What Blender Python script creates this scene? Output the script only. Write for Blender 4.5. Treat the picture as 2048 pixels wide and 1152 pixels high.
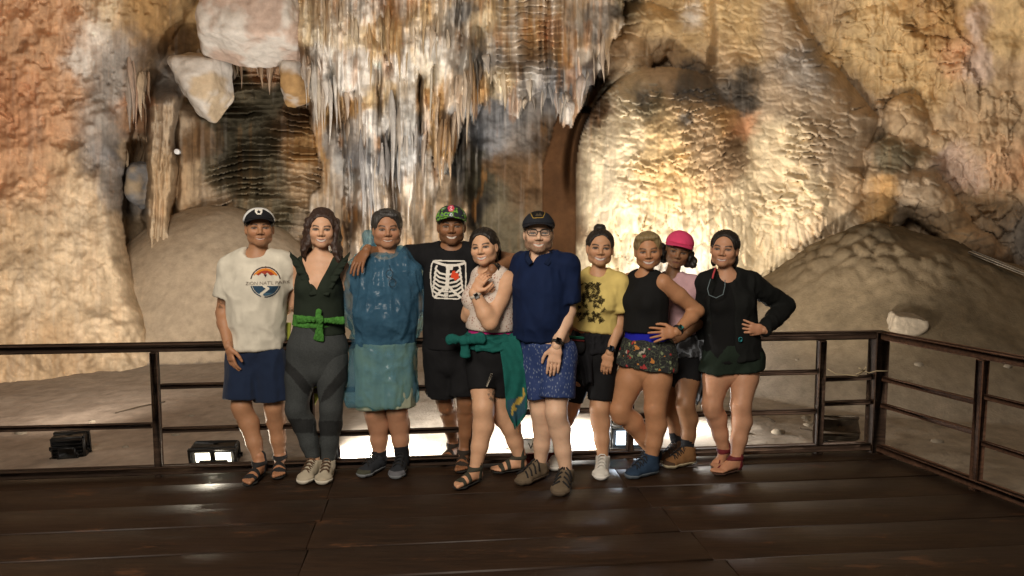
import bpy, math, random
import numpy as np
from mathutils import Vector, Matrix
from mathutils.bvhtree import BVHTree

for o in list(bpy.data.objects):
    bpy.data.objects.remove(o)
SC = bpy.context.scene
COL = SC.collection
rad = math.radians

# ---------------------------------------------------------------- camera
CAM_H = 1.65
LENS = 26.0
FPX = LENS / 36.0 * 2048
PITCH = math.atan((576 - 440) / FPX)
cam = bpy.data.cameras.new('camera')
cam.lens = LENS
cam.sensor_width = 36
cam.clip_end = 200
camo = bpy.data.objects.new('camera', cam)
camo.location = (0, 0, CAM_H)
camo.rotation_euler = (math.pi / 2 - PITCH, 0, 0)
COL.objects.link(camo)
SC.camera = camo

# ---------------------------------------------------------------- world, exposure
W = bpy.data.worlds.new('World')
SC.world = W
W.use_nodes = True
bgn = W.node_tree.nodes['Background']
bgn.inputs[0].default_value = (1.0, 0.84, 0.66, 1)
bgn.inputs[1].default_value = 0.10
SC.view_settings.view_transform = 'Standard'
SC.view_settings.look = 'None'
SC.view_settings.exposure = 0.0
SC.view_settings.gamma = 1.0
SC.view_settings.use_curve_mapping = False

# soft front fill, added unseen in place of the cave's other lamps
def area_lamp(name, loc, target, size, energy, color):
    l = bpy.data.lights.new(name, 'AREA')
    l.shape = 'DISK'; l.size = size; l.energy = energy; l.color = color
    o = bpy.data.objects.new(name, l); COL.objects.link(o)
    o.location = loc
    o.rotation_euler = (Vector(target) - Vector(loc)).to_track_quat('-Z', 'Y').to_euler()
    return o
area_lamp('front_fill', (-1.3, -0.1, 3.9), (0.1, 4.8, 1.0), 2.2, 345, (1.0, 0.89, 0.76))

# wall floods, middle three unseen and bare: (name, position, target, watts, cone, colour)
FLOODS = [
    ('flood_beam', (-3.35, 5.80, 0.20), (-5.6, 8.8, 3.2), 430, 150, (1.0, 0.90, 0.78)),
    ('flood_beam', (-1.35, 7.3, 0.25), (-1.7, 10.6, 5.4), 400, 150, (1.0, 0.97, 0.92)),
    ('flood_beam', (0.25, 7.4, 0.25), (0.2, 10.6, 5.0), 230, 150, (1.0, 0.95, 0.87)),
    ('flood_beam', (1.75, 6.9, 0.20), (2.2, 10.0, 5.3), 140, 150, (1.0, 0.93, 0.82)),
    ('flood_beam', (2.62, 6.15, 0.30), (4.4, 10.2, 5.6), 720, 115, (1.0, 0.89, 0.75)),
]
def spot(name, loc, target, watts, cone, color, blend=1.0, r=0.10):
    l = bpy.data.lights.new(name, 'SPOT')
    l.energy = watts; l.spot_size = rad(cone); l.spot_blend = blend
    l.shadow_soft_size = r; l.color = color
    o = bpy.data.objects.new(name, l); COL.objects.link(o)
    o.location = loc
    o.rotation_euler = (Vector(target) - Vector(loc)).to_track_quat('-Z', 'Y').to_euler()
    return o
for f in FLOODS:
    spot(*f)

# ---------------------------------------------------------------- measuring the photograph
cP, sP = math.cos(PITCH), math.sin(PITCH)
def P(px, py, Y):
    """world point at distance Y seen at photo pixel (px, py)"""
    x = (px - 1024) / FPX
    v = (576 - py) / FPX
    s = Y / (v * sP + cP)
    return np.array([x * s, Y, CAM_H + s * (v * cP - sP)], dtype=float)
def Pn(px, py, Y):
    x = (px - 1024) / FPX
    v = (576 - py) / FPX
    s = Y / (v * sP + cP)
    return np.stack([x * s, Y + 0 * s, CAM_H + s * (v * cP - sP)], axis=-1)
def G(px, py, z=0.0):
    x = (px - 1024) / FPX
    v = (576 - py) / FPX
    s = (z - CAM_H) / (v * cP - sP)
    return np.array([x * s, s * (v * sP + cP), z])

# ---------------------------------------------------------------- numpy noise
def _h(*c, seed=0):
    n = np.uint32(seed * 374761393 & 0xffffffff)
    acc = np.full(c[0].shape, n, dtype=np.uint32)
    for k, m in zip(c, (np.uint32(2654435761), np.uint32(2246822519), np.uint32(3266489917))):
        acc = (acc ^ (k.astype(np.int64) & 0xffffffff).astype(np.uint32)) * m
        acc ^= acc >> np.uint32(15)
    acc = acc * np.uint32(2246822519); acc ^= acc >> np.uint32(13)
    return acc.astype(np.float32) / np.float32(4294967295)
def noise2(x, y, seed=0):
    xi, yi = np.floor(x), np.floor(y)
    fx, fy = x - xi, y - yi
    fx = fx * fx * fx * (fx * (fx * 6 - 15) + 10); fy = fy * fy * fy * (fy * (fy * 6 - 15) + 10)
    a = _h(xi, yi, seed=seed); b = _h(xi + 1, yi, seed=seed)
    c = _h(xi, yi + 1, seed=seed); d = _h(xi + 1, yi + 1, seed=seed)
    return (a + (b - a) * fx) * (1 - fy) + (c + (d - c) * fx) * fy
def fbm2(x, y, octv=4, seed=0, gain=0.5):
    r = 0; a = 1; t = 0
    for i in range(octv):
        r = r + a * noise2(x, y, seed + i * 17); t += a
        a *= gain; x = x * 2.03 + 5.1; y = y * 2.03 + 3.7
    return r / t
def noise3(x, y, z, seed=0):
    xi, yi, zi = np.floor(x), np.floor(y), np.floor(z)
    fx, fy, fz = x - xi, y - yi, z - zi
    fx = fx * fx * (3 - 2 * fx); fy = fy * fy * (3 - 2 * fy); fz = fz * fz * (3 - 2 * fz)
    r = 0
    for dx in (0, 1):
        for dy in (0, 1):
            for dz in (0, 1):
                w = (fx if dx else 1 - fx) * (fy if dy else 1 - fy) * (fz if dz else 1 - fz)
                r = r + w * _h(xi + dx, yi + dy, zi + dz, seed=seed)
    return r
def fbm3(x, y, z, octv=3, seed=0):
    r = 0; a = 1; t = 0
    for i in range(octv):
        r = r + a * noise3(x, y, z, seed + 31 * i); t += a
        a *= .5; x = x * 2.03 + 1.1; y = y * 2.03 + 2.7; z = z * 2.03 + .4
    return r / t
def worley(x, y, seed=0, jit=0.85):
    xi, yi = np.floor(x), np.floor(y)
    f1 = np.full(x.shape, 9.0, np.float32); f2 = f1.copy()
    dxb = np.zeros_like(f1); dyb = np.zeros_like(f1); idb = np.zeros_like(f1)
    for ox in (-1, 0, 1):
        for oy in (-1, 0, 1):
            cx, cy = xi + ox, yi + oy
            jx = cx + .5 + jit * (_h(cx, cy, seed=seed) - .5)
            jy = cy + .5 + jit * (_h(cx, cy, seed=seed + 7) - .5)
            dx, dy = x - jx, y - jy
            d = np.sqrt(dx * dx + dy * dy)
            near = d < f1
            f2 = np.where(near, f1, np.minimum(f2, d))
            dxb = np.where(near, dx, dxb); dyb = np.where(near, dy, dyb)
            idb = np.where(near, _h(cx, cy, seed=seed + 13), idb)
            f1 = np.where(near, d, f1)
    return f1, f2, dxb, dyb, idb
def sm(a, b, x):
    t = np.clip((x - a) / (b - a), 0, 1)
    return t * t * (3 - 2 * t)
def s2l(c):
    c = np.asarray(c, dtype=float) / 255.0
    return np.where(c <= 0.04045, c / 12.92, ((c + 0.055) / 1.055) ** 2.4)
def lin(*c):
    return tuple(float(v) for v in s2l(c))

# ---------------------------------------------------------------- objects
def link(name, me, mats=None, parent=None, smooth=True):
    o = bpy.data.objects.new(name, me)
    COL.objects.link(o)
    for m in (mats if isinstance(mats, (list, tuple)) else [mats] if mats else []):
        if len(me.materials) < 20:
            me.materials.append(m)
    if parent is not None:
        o.parent = parent
        o.matrix_parent_inverse = Matrix.Identity(4)
        if parent.matrix_basis != Matrix.Identity(4):
            o.matrix_parent_inverse = parent.matrix_basis.inverted()
    if smooth:
        me.polygons.foreach_set('use_smooth', np.ones(len(me.polygons), dtype=bool))
    return o
def mesh_np(name, V, F, col=None):
    V = np.asarray(V, dtype=np.float32)
    me = bpy.data.meshes.new(name)
    me.vertices.add(len(V))
    me.vertices.foreach_set('co', V.ravel())
    if isinstance(F, np.ndarray):
        n, k = F.shape
        me.loops.add(n * k)
        me.loops.foreach_set('vertex_index', F.astype(np.int32).ravel())
        me.polygons.add(n)
        me.polygons.foreach_set('loop_start', np.arange(0, n * k, k, dtype=np.int32))
    else:
        lens = [len(f) for f in F]
        me.loops.add(sum(lens))
        me.loops.foreach_set('vertex_index', np.concatenate([np.asarray(f) for f in F]).astype(np.int32))
        me.polygons.add(len(F))
        me.polygons.foreach_set('loop_start', np.concatenate([[0], np.cumsum(lens)[:-1]]).astype(np.int32))
    me.update(calc_edges=True)
    if col is not None:
        set_col(me, col)
    return me
def set_col(me, col):
    a = me.color_attributes.new('Col', 'FLOAT_COLOR', 'POINT')
    c = np.ones((len(me.vertices), 4), np.float32); c[:, :3] = col
    a.data.foreach_set('color', c.ravel())
def tag(o, label=None, cat=None, group=None, kind=None):
    if label: o['label'] = label
    if cat: o['category'] = cat
    if group: o['group'] = group
    if kind: o['kind'] = kind
    return o
def empty(name, loc=(0, 0, 0)):
    o = bpy.data.objects.new(name, None); COL.objects.link(o); o.location = loc
    o.empty_display_size = .1
    return o
def grid_faces(nr, nc, flip=False):
    i = np.arange(nr * nc).reshape(nr, nc)
    a, b, c, d = i[:-1, :-1], i[:-1, 1:], i[1:, 1:], i[1:, :-1]
    f = np.stack([a, d, c, b] if not flip else [a, b, c, d], axis=-1).reshape(-1, 4)
    return f
class MB:
    """collects boxes, tubes and plates into one mesh"""
    def __init__(s): s.v = []; s.f = []
    def add(s, v, f):
        n = len(s.v); s.v += [tuple(map(float, q)) for q in v]; s.f += [[i + n for i in q] for q in f]; return s
    def box(s, c, d, R=None, bev=0.0):
        hx, hy, hz = [q / 2 for q in d]
        if bev <= 0:
            v = [(x, y, z) for z in (-hz, hz) for y in (-hy, hy) for x in (-hx, hx)]
            f = [[0, 2, 3, 1], [4, 5, 7, 6], [0, 1, 5, 4], [2, 6, 7, 3], [0, 4, 6, 2], [1, 3, 7, 5]]
        else:
            # rounded by a chamfer: 24 vertices
            b = min(bev, hx * .9, hy * .9, hz * .9); v = []; idx = {}
            for sx in (-1, 1):
                for sy in (-1, 1):
                    for sz in (-1, 1):
                        for ax, q in enumerate(((hx, hy - b, hz - b), (hx - b, hy, hz - b), (hx - b, hy - b, hz))):
                            idx[sx, sy, sz, ax] = len(v); v.append((sx * q[0], sy * q[1], sz * q[2]))
            f = []
            for s1 in (-1, 1):
                f.append([idx[s1, a, c2, 0] for a, c2 in ((-1, -1), (1, -1), (1, 1), (-1, 1))][::s1])
                f.append([idx[a, s1, c2, 1] for a, c2 in ((-1, -1), (-1, 1), (1, 1), (1, -1))][::s1])
                f.append([idx[a, c2, s1, 2] for a, c2 in ((-1, -1), (1, -1), (1, 1), (-1, 1))][::s1])
            for a in (-1, 1):
                for c2 in (-1, 1):
                    f.append([idx[a, c2, -1, 0], idx[a, c2, 1, 0], idx[a, c2, 1, 1], idx[a, c2, -1, 1]][::a * c2])
                    f.append([idx[a, -1, c2, 0], idx[a, -1, c2, 2], idx[a, 1, c2, 2], idx[a, 1, c2, 0]][::a * c2])
                    f.append([idx[-1, a, c2, 1], idx[1, a, c2, 1], idx[1, a, c2, 2], idx[-1, a, c2, 2]][::a * c2])
                    for d2 in (-1, 1):
                        f.append([idx[a, c2, d2, 0], idx[a, c2, d2, 1], idx[a, c2, d2, 2]][::a * c2 * d2])
        V = np.array(v)
        if R is not None: V = V @ np.asarray(R).T
        return s.add(V + np.asarray(c, float), f)
    def beam(s, p, q, w, h, up=(0, 0, 1), bev=0.004):
        p = np.asarray(p, float); q = np.asarray(q, float)
        d = q - p; L = np.linalg.norm(d); d /= L
        u = np.asarray(up, float); sd = np.cross(d, u); sd /= np.linalg.norm(sd); u = np.cross(sd, d)
        return s.box((p + q) / 2, (L, w, h), np.stack([d, sd, u], axis=1), bev)
    def tube(s, pts, r, n=8, cap=True):
        pts = np.asarray(pts, float); m = len(pts)
        r = np.broadcast_to(np.asarray(r, float), (m,))
        V = []; ref = None
        for i in range(m):
            d = pts[min(i + 1, m - 1)] - pts[max(i - 1, 0)]; d = d / (np.linalg.norm(d) + 1e-9)
            if ref is None:
                ref = np.array([0, 0, 1.0]) if abs(d[2]) < .9 else np.array([1.0, 0, 0])
            a = ref - d * ref.dot(d); a /= np.linalg.norm(a); ref = a
            b = np.cross(d, a)
            for k in range(n):
                t = 2 * math.pi * k / n
                V.append(pts[i] + r[i] * (a * math.cos(t) + b * math.sin(t)))
        F = [[i * n + k, i * n + (k + 1) % n, (i + 1) * n + (k + 1) % n, (i + 1) * n + k] for i in range(m - 1) for k in range(n)]
        if cap:
            F.append(list(range(n))[::-1]); F.append([(m - 1) * n + k for k in range(n)])
        return s.add(V, F)
    def build(s, name, mat, parent=None, smooth=False):
        me = mesh_np(name, np.array(s.v), s.f)
        return link(name, me, mat, parent, smooth)

# ---------------------------------------------------------------- materials
def new_mat(name):
    m = bpy.data.materials.new(name); m.use_nodes = True
    nt = m.node_tree
    return m, nt, nt.nodes['Principled BSDF']
def N(nt, t, **kw):
    n = nt.nodes.new(t)
    for k, v in kw.items():
        if hasattr(n, k): setattr(n, k, v)
        else: n.inputs[k.replace('_', ' ')].default_value = v
    return n
def mat(name, color, rough=0.7, spec=0.3, var=0.12, scale=20, bump=0.0, bscale=120, metal=0.0, stretch=(1, 1, 1), vcol=False, emit=None, sss=0.0, sheen=0.0):
    m, nt, bs = new_mat(name)
    bs.inputs['Roughness'].default_value = rough
    bs.inputs['Specular IOR Level'].default_value = spec
    bs.inputs['Metallic'].default_value = metal
    if sheen: bs.inputs['Sheen Weight'].default_value = sheen
    if sss:
        bs.inputs['Subsurface Weight'].default_value = sss
        bs.inputs['Subsurface Radius'].default_value = (1, .35, .2)
        bs.inputs['Subsurface Scale'].default_value = .008
    tc = N(nt, 'ShaderNodeTexCoord')
    mp = N(nt, 'ShaderNodeMapping'); mp.inputs['Scale'].default_value = stretch
    nt.links.new(tc.outputs['Object'], mp.inputs[0])
    ns = N(nt, 'ShaderNodeTexNoise'); ns.inputs['Scale'].default_value = scale; ns.inputs['Detail'].default_value = 4
    nt.links.new(mp.outputs[0], ns.inputs['Vector'])
    mr = N(nt, 'ShaderNodeMapRange'); mr.inputs['To Min'].default_value = 1 - var; mr.inputs['To Max'].default_value = 1 + var
    mr.inputs['From Min'].default_value = .25; mr.inputs['From Max'].default_value = .75
    nt.links.new(ns.outputs[0], mr.inputs[0])
    mx = N(nt, 'ShaderNodeMix', data_type='RGBA', blend_type='MULTIPLY'); mx.inputs[0].default_value = 1
    if vcol:
        at = N(nt, 'ShaderNodeAttribute', attribute_name='Col')
        nt.links.new(at.outputs['Color'], mx.inputs[6])
    else:
        mx.inputs[6].default_value = (*color, 1)
    nt.links.new(mr.outputs[0], mx.inputs[7])
    nt.links.new(mx.outputs[2], bs.inputs['Base Color'])
    if bump:
        n2 = N(nt, 'ShaderNodeTexNoise'); n2.inputs['Scale'].default_value = bscale; n2.inputs['Detail'].default_value = 5
        nt.links.new(mp.outputs[0], n2.inputs['Vector'])
        bp = N(nt, 'ShaderNodeBump'); bp.inputs['Strength'].default_value = bump; bp.inputs['Distance'].default_value = .01
        nt.links.new(n2.outputs[0], bp.inputs['Height'])
        nt.links.new(bp.outputs[0], bs.inputs['Normal'])
    if emit:
        bs.inputs['Emission Color'].default_value = (*emit[0], 1)
        bs.inputs['Emission Strength'].default_value = emit[1]
    return m
# ================================================================ PEOPLE: distance-field modelling
# prims: ('c', p1, r1, p2, r2) round cone; ('l', p1, (a1,b1), p2, (a2,b2), side) elliptical cone, rounded ends
#        ('f', ...) like 'l' with a flat far end; ('e', c, radii, R) ellipsoid; ('w', p, fwd, side, slope) V-shaped notch
A3 = lambda v: np.asarray(v, float)
def unit(v): v = A3(v); return v / (np.linalg.norm(v) + 1e-12)
def frame(d, side):
    n = unit(d); s = A3(side); s = s - n * s.dot(n); s = unit(s); return n, s, np.cross(n, s)
def prim_bbox(p):
    t = p[0]
    if t == 'c':
        a = np.stack([p[1] - p[2], p[3] - p[4], p[1] + p[2], p[3] + p[4]]); return a.min(0), a.max(0)
    if t in 'lf':
        r1, r2 = max(p[2]), max(p[4]); a = np.stack([p[1] - r1, p[3] - r2, p[1] + r1, p[3] + r2]); return a.min(0), a.max(0)
    if t == 'e':
        r = max(p[2]); return p[1] - r, p[1] + r
    return np.full(3, -9.), np.full(3, 9.)
def prim_eval(p, X, Y, Z):
    t = p[0]
    if t == 'c':
        a, d = p[1], p[3] - p[1]; L2 = d.dot(d) + 1e-12
        x, y, z = X - a[0], Y - a[1], Z - a[2]
        k = np.clip((x * d[0] + y * d[1] + z * d[2]) / L2, 0, 1)
        return np.sqrt((x - k * d[0]) ** 2 + (y - k * d[1]) ** 2 + (z - k * d[2]) ** 2) - (p[2] + (p[4] - p[2]) * k)
    if t in 'lf':
        a, d = p[1], p[3] - p[1]; L = np.linalg.norm(d)
        n, s, f = frame(d, p[5])
        x, y, z = X - a[0], Y - a[1], Z - a[2]
        ax = x * n[0] + y * n[1] + z * n[2]
        u = x * s[0] + y * s[1] + z * s[2]; v = x * f[0] + y * f[1] + z * f[2]
        k = np.clip(ax / L, 0, 1)
        ra = p[2][0] + (p[4][0] - p[2][0]) * k; rb = p[2][1] + (p[4][1] - p[2][1]) * k
        w = ax - k * L; m_ = np.minimum(ra, rb)
        if t == 'f': w = np.minimum(w, 0)
        q = (np.sqrt((u / ra) ** 2 + (v / rb) ** 2 + (w / m_) ** 2) - 1) * m_
        if t == 'f': q = np.maximum(q, ax - L)
        return q
    if t == 'e':
        R = p[3]; x, y, z = X - p[1][0], Y - p[1][1], Z - p[1][2]
        r = p[2]
        u = (x * R[0][0] + y * R[1][0] + z * R[2][0]) / r[0]; v = (x * R[0][1] + y * R[1][1] + z * R[2][1]) / r[1]; w = (x * R[0][2] + y * R[1][2] + z * R[2][2]) / r[2]
        k0 = np.sqrt(u * u + v * v + w * w); k1 = np.sqrt((u / r[0]) ** 2 + (v / r[1]) ** 2 + (w / r[2]) ** 2) + 1e-9
        return k0 * (k0 - 1) / k1
    if t == 'w':
        pt, fw, sd, sl = p[1:5]; x, y, z = X - pt[0], Y - pt[1], Z - pt[2]
        u = x * sd[0] + y * sd[1] + z * sd[2]; f = x * fw[0] + y * fw[1] + z * fw[2]
        return np.maximum((np.abs(u) - sl * z) / math.sqrt(1 + sl * sl), -f)
    raise ValueError(t)
I3 = np.eye(3)
def infl(p, d):
    if p[0] == 'c': return ('c', p[1], p[2] + d, p[3], p[4] + d)
    if p[0] in 'lf': return (p[0], p[1], (p[2][0] + d, p[2][1] + d), p[3], (p[4][0] + d, p[4][1] + d), p[5])
    if p[0] == 'e': return ('e', p[1], A3(p[2]) + d, p[3])
def sdf(ops, h):
    """ops: ('u'|'s', prim, k) or ('p', point, normal[, k]) keep side opposite to the normal; returns vertices, quads"""
    lo = np.full(3, 1e9); hi = -lo
    for o in ops:
        if o[0] == 'u':
            a, b = prim_bbox(o[1]); lo = np.minimum(lo, a); hi = np.maximum(hi, b)
    for o in ops:      # planes facing along an axis shrink the box
        if o[0] == 'p' and abs(o[2][2]) > .98:
            if o[2][2] < 0: lo[2] = max(lo[2], o[1][2] - .03)
            else: hi[2] = min(hi[2], o[1][2] + .03)
    lo = lo - 3 * h; n = np.ceil((hi + 3 * h - lo) / h).astype(int) + 1
    ax = [(lo[i] + h * np.arange(n[i])).astype(np.float32) for i in range(3)]
    F = np.full(n, .08, np.float32)
    for o in ops:
        if o[0] == 'p':
            nn, q = o[2], o[1]
            pl = (ax[0] - q[0])[:, None, None] * nn[0] + (ax[1] - q[1])[None, :, None] * nn[1] + (ax[2] - q[2])[None, None, :] * nn[2]
            F = np.maximum(F, pl.astype(np.float32)); continue
        k = o[2]
        a, b = prim_bbox(o[1]); a = a - k - 3 * h; b = b + k + 3 * h
        i0 = np.clip(np.floor((a - lo) / h).astype(int), 0, n); i1 = np.clip(np.ceil((b - lo) / h).astype(int) + 1, 0, n)
        if (i1 <= i0).any(): continue
        sl = tuple(slice(i0[i], i1[i]) for i in range(3))
        d = prim_eval(o[1], ax[0][sl[0]][:, None, None], ax[1][sl[1]][None, :, None], ax[2][sl[2]][None, None, :]).astype(np.float32)
        f = F[sl]
        if o[0] == 'u':
            if k > 0:
                e = np.maximum(k - np.abs(f - d), 0); F[sl] = np.minimum(f, d) - e * e / (4 * k)
            else: F[sl] = np.minimum(f, d)
        elif o[0] == 's':
            if k > 0:
                e = np.maximum(k - np.abs(f + d), 0); F[sl] = np.maximum(f, -d) + e * e / (4 * k)
            else: F[sl] = np.maximum(f, -d)
    F[0] = F[-1] = .05; F[:, 0] = F[:, -1] = .05; F[:, :, 0] = F[:, :, -1] = .05
    return surface_nets(F, lo, h)
def surface_nets(F, lo, h):
    S = F < 0; n = np.array(F.shape)
    c = S[:-1, :-1, :-1].astype(np.int8)
    for dx, dy, dz in [(1, 0, 0), (0, 1, 0), (0, 0, 1), (1, 1, 0), (1, 0, 1), (0, 1, 1), (1, 1, 1)]:
        c = c + S[dx:n[0] - 1 + dx, dy:n[1] - 1 + dy, dz:n[2] - 1 + dz]
    cells = np.argwhere((c > 0) & (c < 8))
    idx = np.full(n - 1, -1, np.int32); idx[tuple(cells.T)] = np.arange(len(cells))
    acc = np.zeros((len(cells), 3)); cnt = np.zeros(len(cells))
    corners = [(0, 0, 0), (1, 0, 0), (0, 1, 0), (1, 1, 0), (0, 0, 1), (1, 0, 1), (0, 1, 1), (1, 1, 1)]
    vals = [F[cells[:, 0] + a, cells[:, 1] + b, cells[:, 2] + d] for a, b, d in corners]
    for i, j in [(0, 1), (2, 3), (4, 5), (6, 7), (0, 2), (1, 3), (4, 6), (5, 7), (0, 4), (1, 5), (2, 6), (3, 7)]:
        m = (vals[i] < 0) != (vals[j] < 0)
        t = vals[i][m] / (vals[i][m] - vals[j][m])
        a, b = A3(corners[i]), A3(corners[j])
        acc[m] += a + t[:, None] * (b - a); cnt[m] += 1
    V = lo + h * (cells + acc / cnt[:, None])
    Q = []
    for axis in range(3):
        d = [0, 0, 0]; d[axis] = 1
        s0 = S[tuple(slice(0, n[i] - d[i]) for i in range(3))]; s1 = S[tuple(slice(d[i], n[i]) for i in range(3))]
        e = np.argwhere(s0 != s1)
        b, c2 = [(1, 2), (2, 0), (0, 1)][axis]
        e = e[(e[:, b] > 0) & (e[:, c2] > 0)]
        up = s0[tuple(e.T)]
        def I(ob, oc):
            q = e.copy(); q[:, b] -= ob; q[:, c2] -= oc; return idx[tuple(q.T)]
        q = np.stack([I(1, 1), I(0, 1), I(0, 0), I(1, 0)], 1)
        q[~up] = q[~up][:, ::-1]
        Q.append(q)
    return V, np.concatenate(Q)
def relax(V, Q, it=2, f=.5):
    for _ in range(it):
        acc = np.zeros_like(V); cnt = np.zeros(len(V))
        for a, b in ((0, 1), (1, 2), (2, 3), (3, 0)):
            for i, j in ((a, b), (b, a)):
                for k in range(3): acc[:, k] += np.bincount(Q[:, i], V[Q[:, j], k], len(V))
                cnt += np.bincount(Q[:, i], minlength=len(V))
        V = V * (1 - f) + f * acc / np.maximum(cnt, 1)[:, None]
    return V
def normals(V, Q):
    nq = np.cross(V[Q[:, 2]] - V[Q[:, 0]], V[Q[:, 3]] - V[Q[:, 1]])
    N_ = np.zeros_like(V)
    for i in range(4):
        for k in range(3): N_[:, k] += np.bincount(Q[:, i], nq[:, k], len(V))
    return N_ / (np.linalg.norm(N_, axis=1)[:, None] + 1e-12)
def folds(V, Q, amp, wl, seed, stretch=(1, 1, .45), ridge=True, fine=.3, pw=1.0):
    """cloth folds pushed along the normals"""
    s = A3(stretch) / wl
    wob = .6 * (fbm3(V[:, 0] * 6, V[:, 1] * 6, V[:, 2] * 6, 2, seed + 9) - .5)
    a = noise3(V[:, 0] * s[0] + wob, V[:, 1] * s[1], V[:, 2] * s[2] + wob, seed)
    b = noise3(V[:, 0] * s[0] * 2.6, V[:, 1] * s[1] * 2.6, V[:, 2] * s[2] * 2.6 + wob * 2, seed + 3)
    d = ((1 - np.abs(2 * a - 1)) ** pw if ridge else a) - (.5 if pw == 1 else .14) + fine * ((1 - np.abs(2 * b - 1)) ** pw - (.5 if pw == 1 else .14))
    return V + normals(V, Q) * (amp * d)[:, None]

# ---------------------------------------------------------------- materials for people
def to_px(V):
    x, y, z = V[:, 0], V[:, 1], V[:, 2] - CAM_H
    f = y * cP - z * sP
    return 1024 + FPX * x / f, 576 - FPX * (y * sP + z * cP) / f
def sheet(name, A, thick, material, parent=None, col=None):
    """a hanging piece of cloth: (n, m, 3) grid of points given a thickness"""
    A = np.asarray(A, float); n, m = A.shape[:2]
    du = np.gradient(A, axis=0); dv = np.gradient(A, axis=1); nn = np.cross(du, dv); nn /= np.linalg.norm(nn, axis=2)[..., None] + 1e-9
    V = np.concatenate([(A + nn * thick / 2).reshape(-1, 3), (A - nn * thick / 2).reshape(-1, 3)]); k = n * m
    f = grid_faces(n, m, True).tolist() + (grid_faces(n, m) + k).tolist()
    for i in range(n - 1):
        for j, s_ in ((0, 1), (m - 1, -1)):
            q = [i * m + j, (i + 1) * m + j, k + (i + 1) * m + j, k + i * m + j]; f.append(q[::s_])
    for j in range(m - 1):
        for i, s_ in ((0, -1), (n - 1, 1)):
            q = [i * m + j, i * m + j + 1, k + i * m + j + 1, k + i * m + j]; f.append(q[::s_])
    return link(name, mesh_np(name, V, np.array(f), col(V) if col else None), material, parent)
def drape(rows, Y, n=26, m=12, amp=.02, freq=3.0, seed=0):
    """cloth between left and right edges given per photo row: (y, xl, xr[, dY])"""
    rows = [r if len(r) == 4 else (*r, 0.0) for r in rows]; ys = [r[0] for r in rows]
    A = np.zeros((n, m, 3)); yy = np.linspace(ys[0], ys[-1], n)
    for i, y in enumerate(yy):
        xl, xr, dy = (np.interp(y, ys, [r[k] for r in rows]) for k in (1, 2, 3))
        for j in range(m):
            t = j / (m - 1); x = xl + (xr - xl) * t
            w = math.sin((t * freq + .35 * math.sin(y * .04 + seed) + seed) * 2 * math.pi) * amp * (.4 + .6 * i / n)
            A[i, j] = P(x, y + (5 * math.sin(t * 7 + seed) if i == n - 1 else 0), Y + dy + w)
    return A
def frill(path, width, n=44, m=6, waves=7, amp=.010, thick=.003, out=None):
    """gathered ruffle along a path of points; out = direction of its free edge"""
    path = np.asarray(path, float); d = np.concatenate([[0], np.cumsum(np.linalg.norm(np.diff(path, axis=0), axis=1))]); d /= d[-1]
    A = np.zeros((n, m, 3))
    for i in range(n):
        t = i / (n - 1); c = np.array([np.interp(t, d, path[:, k]) for k in range(3)]); o_ = np.array([np.interp(t, d, out[:, k]) for k in range(3)])
        for j in range(m):
            r = j / (m - 1)
            A[i, j] = c + unit(o_) * width * r + A3([0, -1, 0]) * (amp * r * math.sin(t * waves * 2 * math.pi) + .012 * math.sin(r * 2.4))
    return A
M_SKIN = mat('skin', (1, 1, 1), rough=.52, spec=.32, var=.06, scale=40, bump=.05, bscale=300, vcol=True, sss=.08)
def cloth(name, c, rough=.85, var=.14, bump=.12, bscale=260, spec=.15, scale=14, sheen=0.0):
    return mat(name, c, rough=rough, spec=spec, var=var, scale=scale, bump=bump, bscale=bscale, sheen=sheen)
def hair_mat(name, c, rough=.42):
    return mat(name, c, rough=rough, spec=.45, var=.45, scale=34, bump=.7, bscale=60, stretch=(3.2, 3.2, .35))
M_HAIRDK = hair_mat('dark_hair', (.012, .008, .006)); M_HAIRBR = hair_mat('brown_hair', (.036, .018, .012)); M_HAIRGR = hair_mat('greying_hair', (.030, .026, .023))
M_HAIRBL = hair_mat('blond_hair', (.22, .155, .07)); M_SOLE = mat('dark_sole', (.02, .018, .016), rough=.8); M_SOLEW = mat('pale_sole', (.50, .46, .38), rough=.7)
M_STRAP = mat('black_strap', (.014, .013, .013), rough=.8, bump=.2); M_SOCK = cloth('black_sock', (.012, .012, .014), bump=.3)
M_PRINT = mat('shirt_print', (1, 1, 1), rough=.8, spec=.1, var=.1, scale=60, vcol=True)
M_EYE = mat('eye', (1, 1, 1), rough=.12, spec=.6, var=.0, vcol=True)
M_GLASS, _nt, _b = new_mat('spectacle_glass'); _b.inputs['Roughness'].default_value = .05; _b.inputs['Base Color'].default_value = (.25, .25, .25, 1); _b.inputs['Alpha'].default_value = .10

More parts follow.
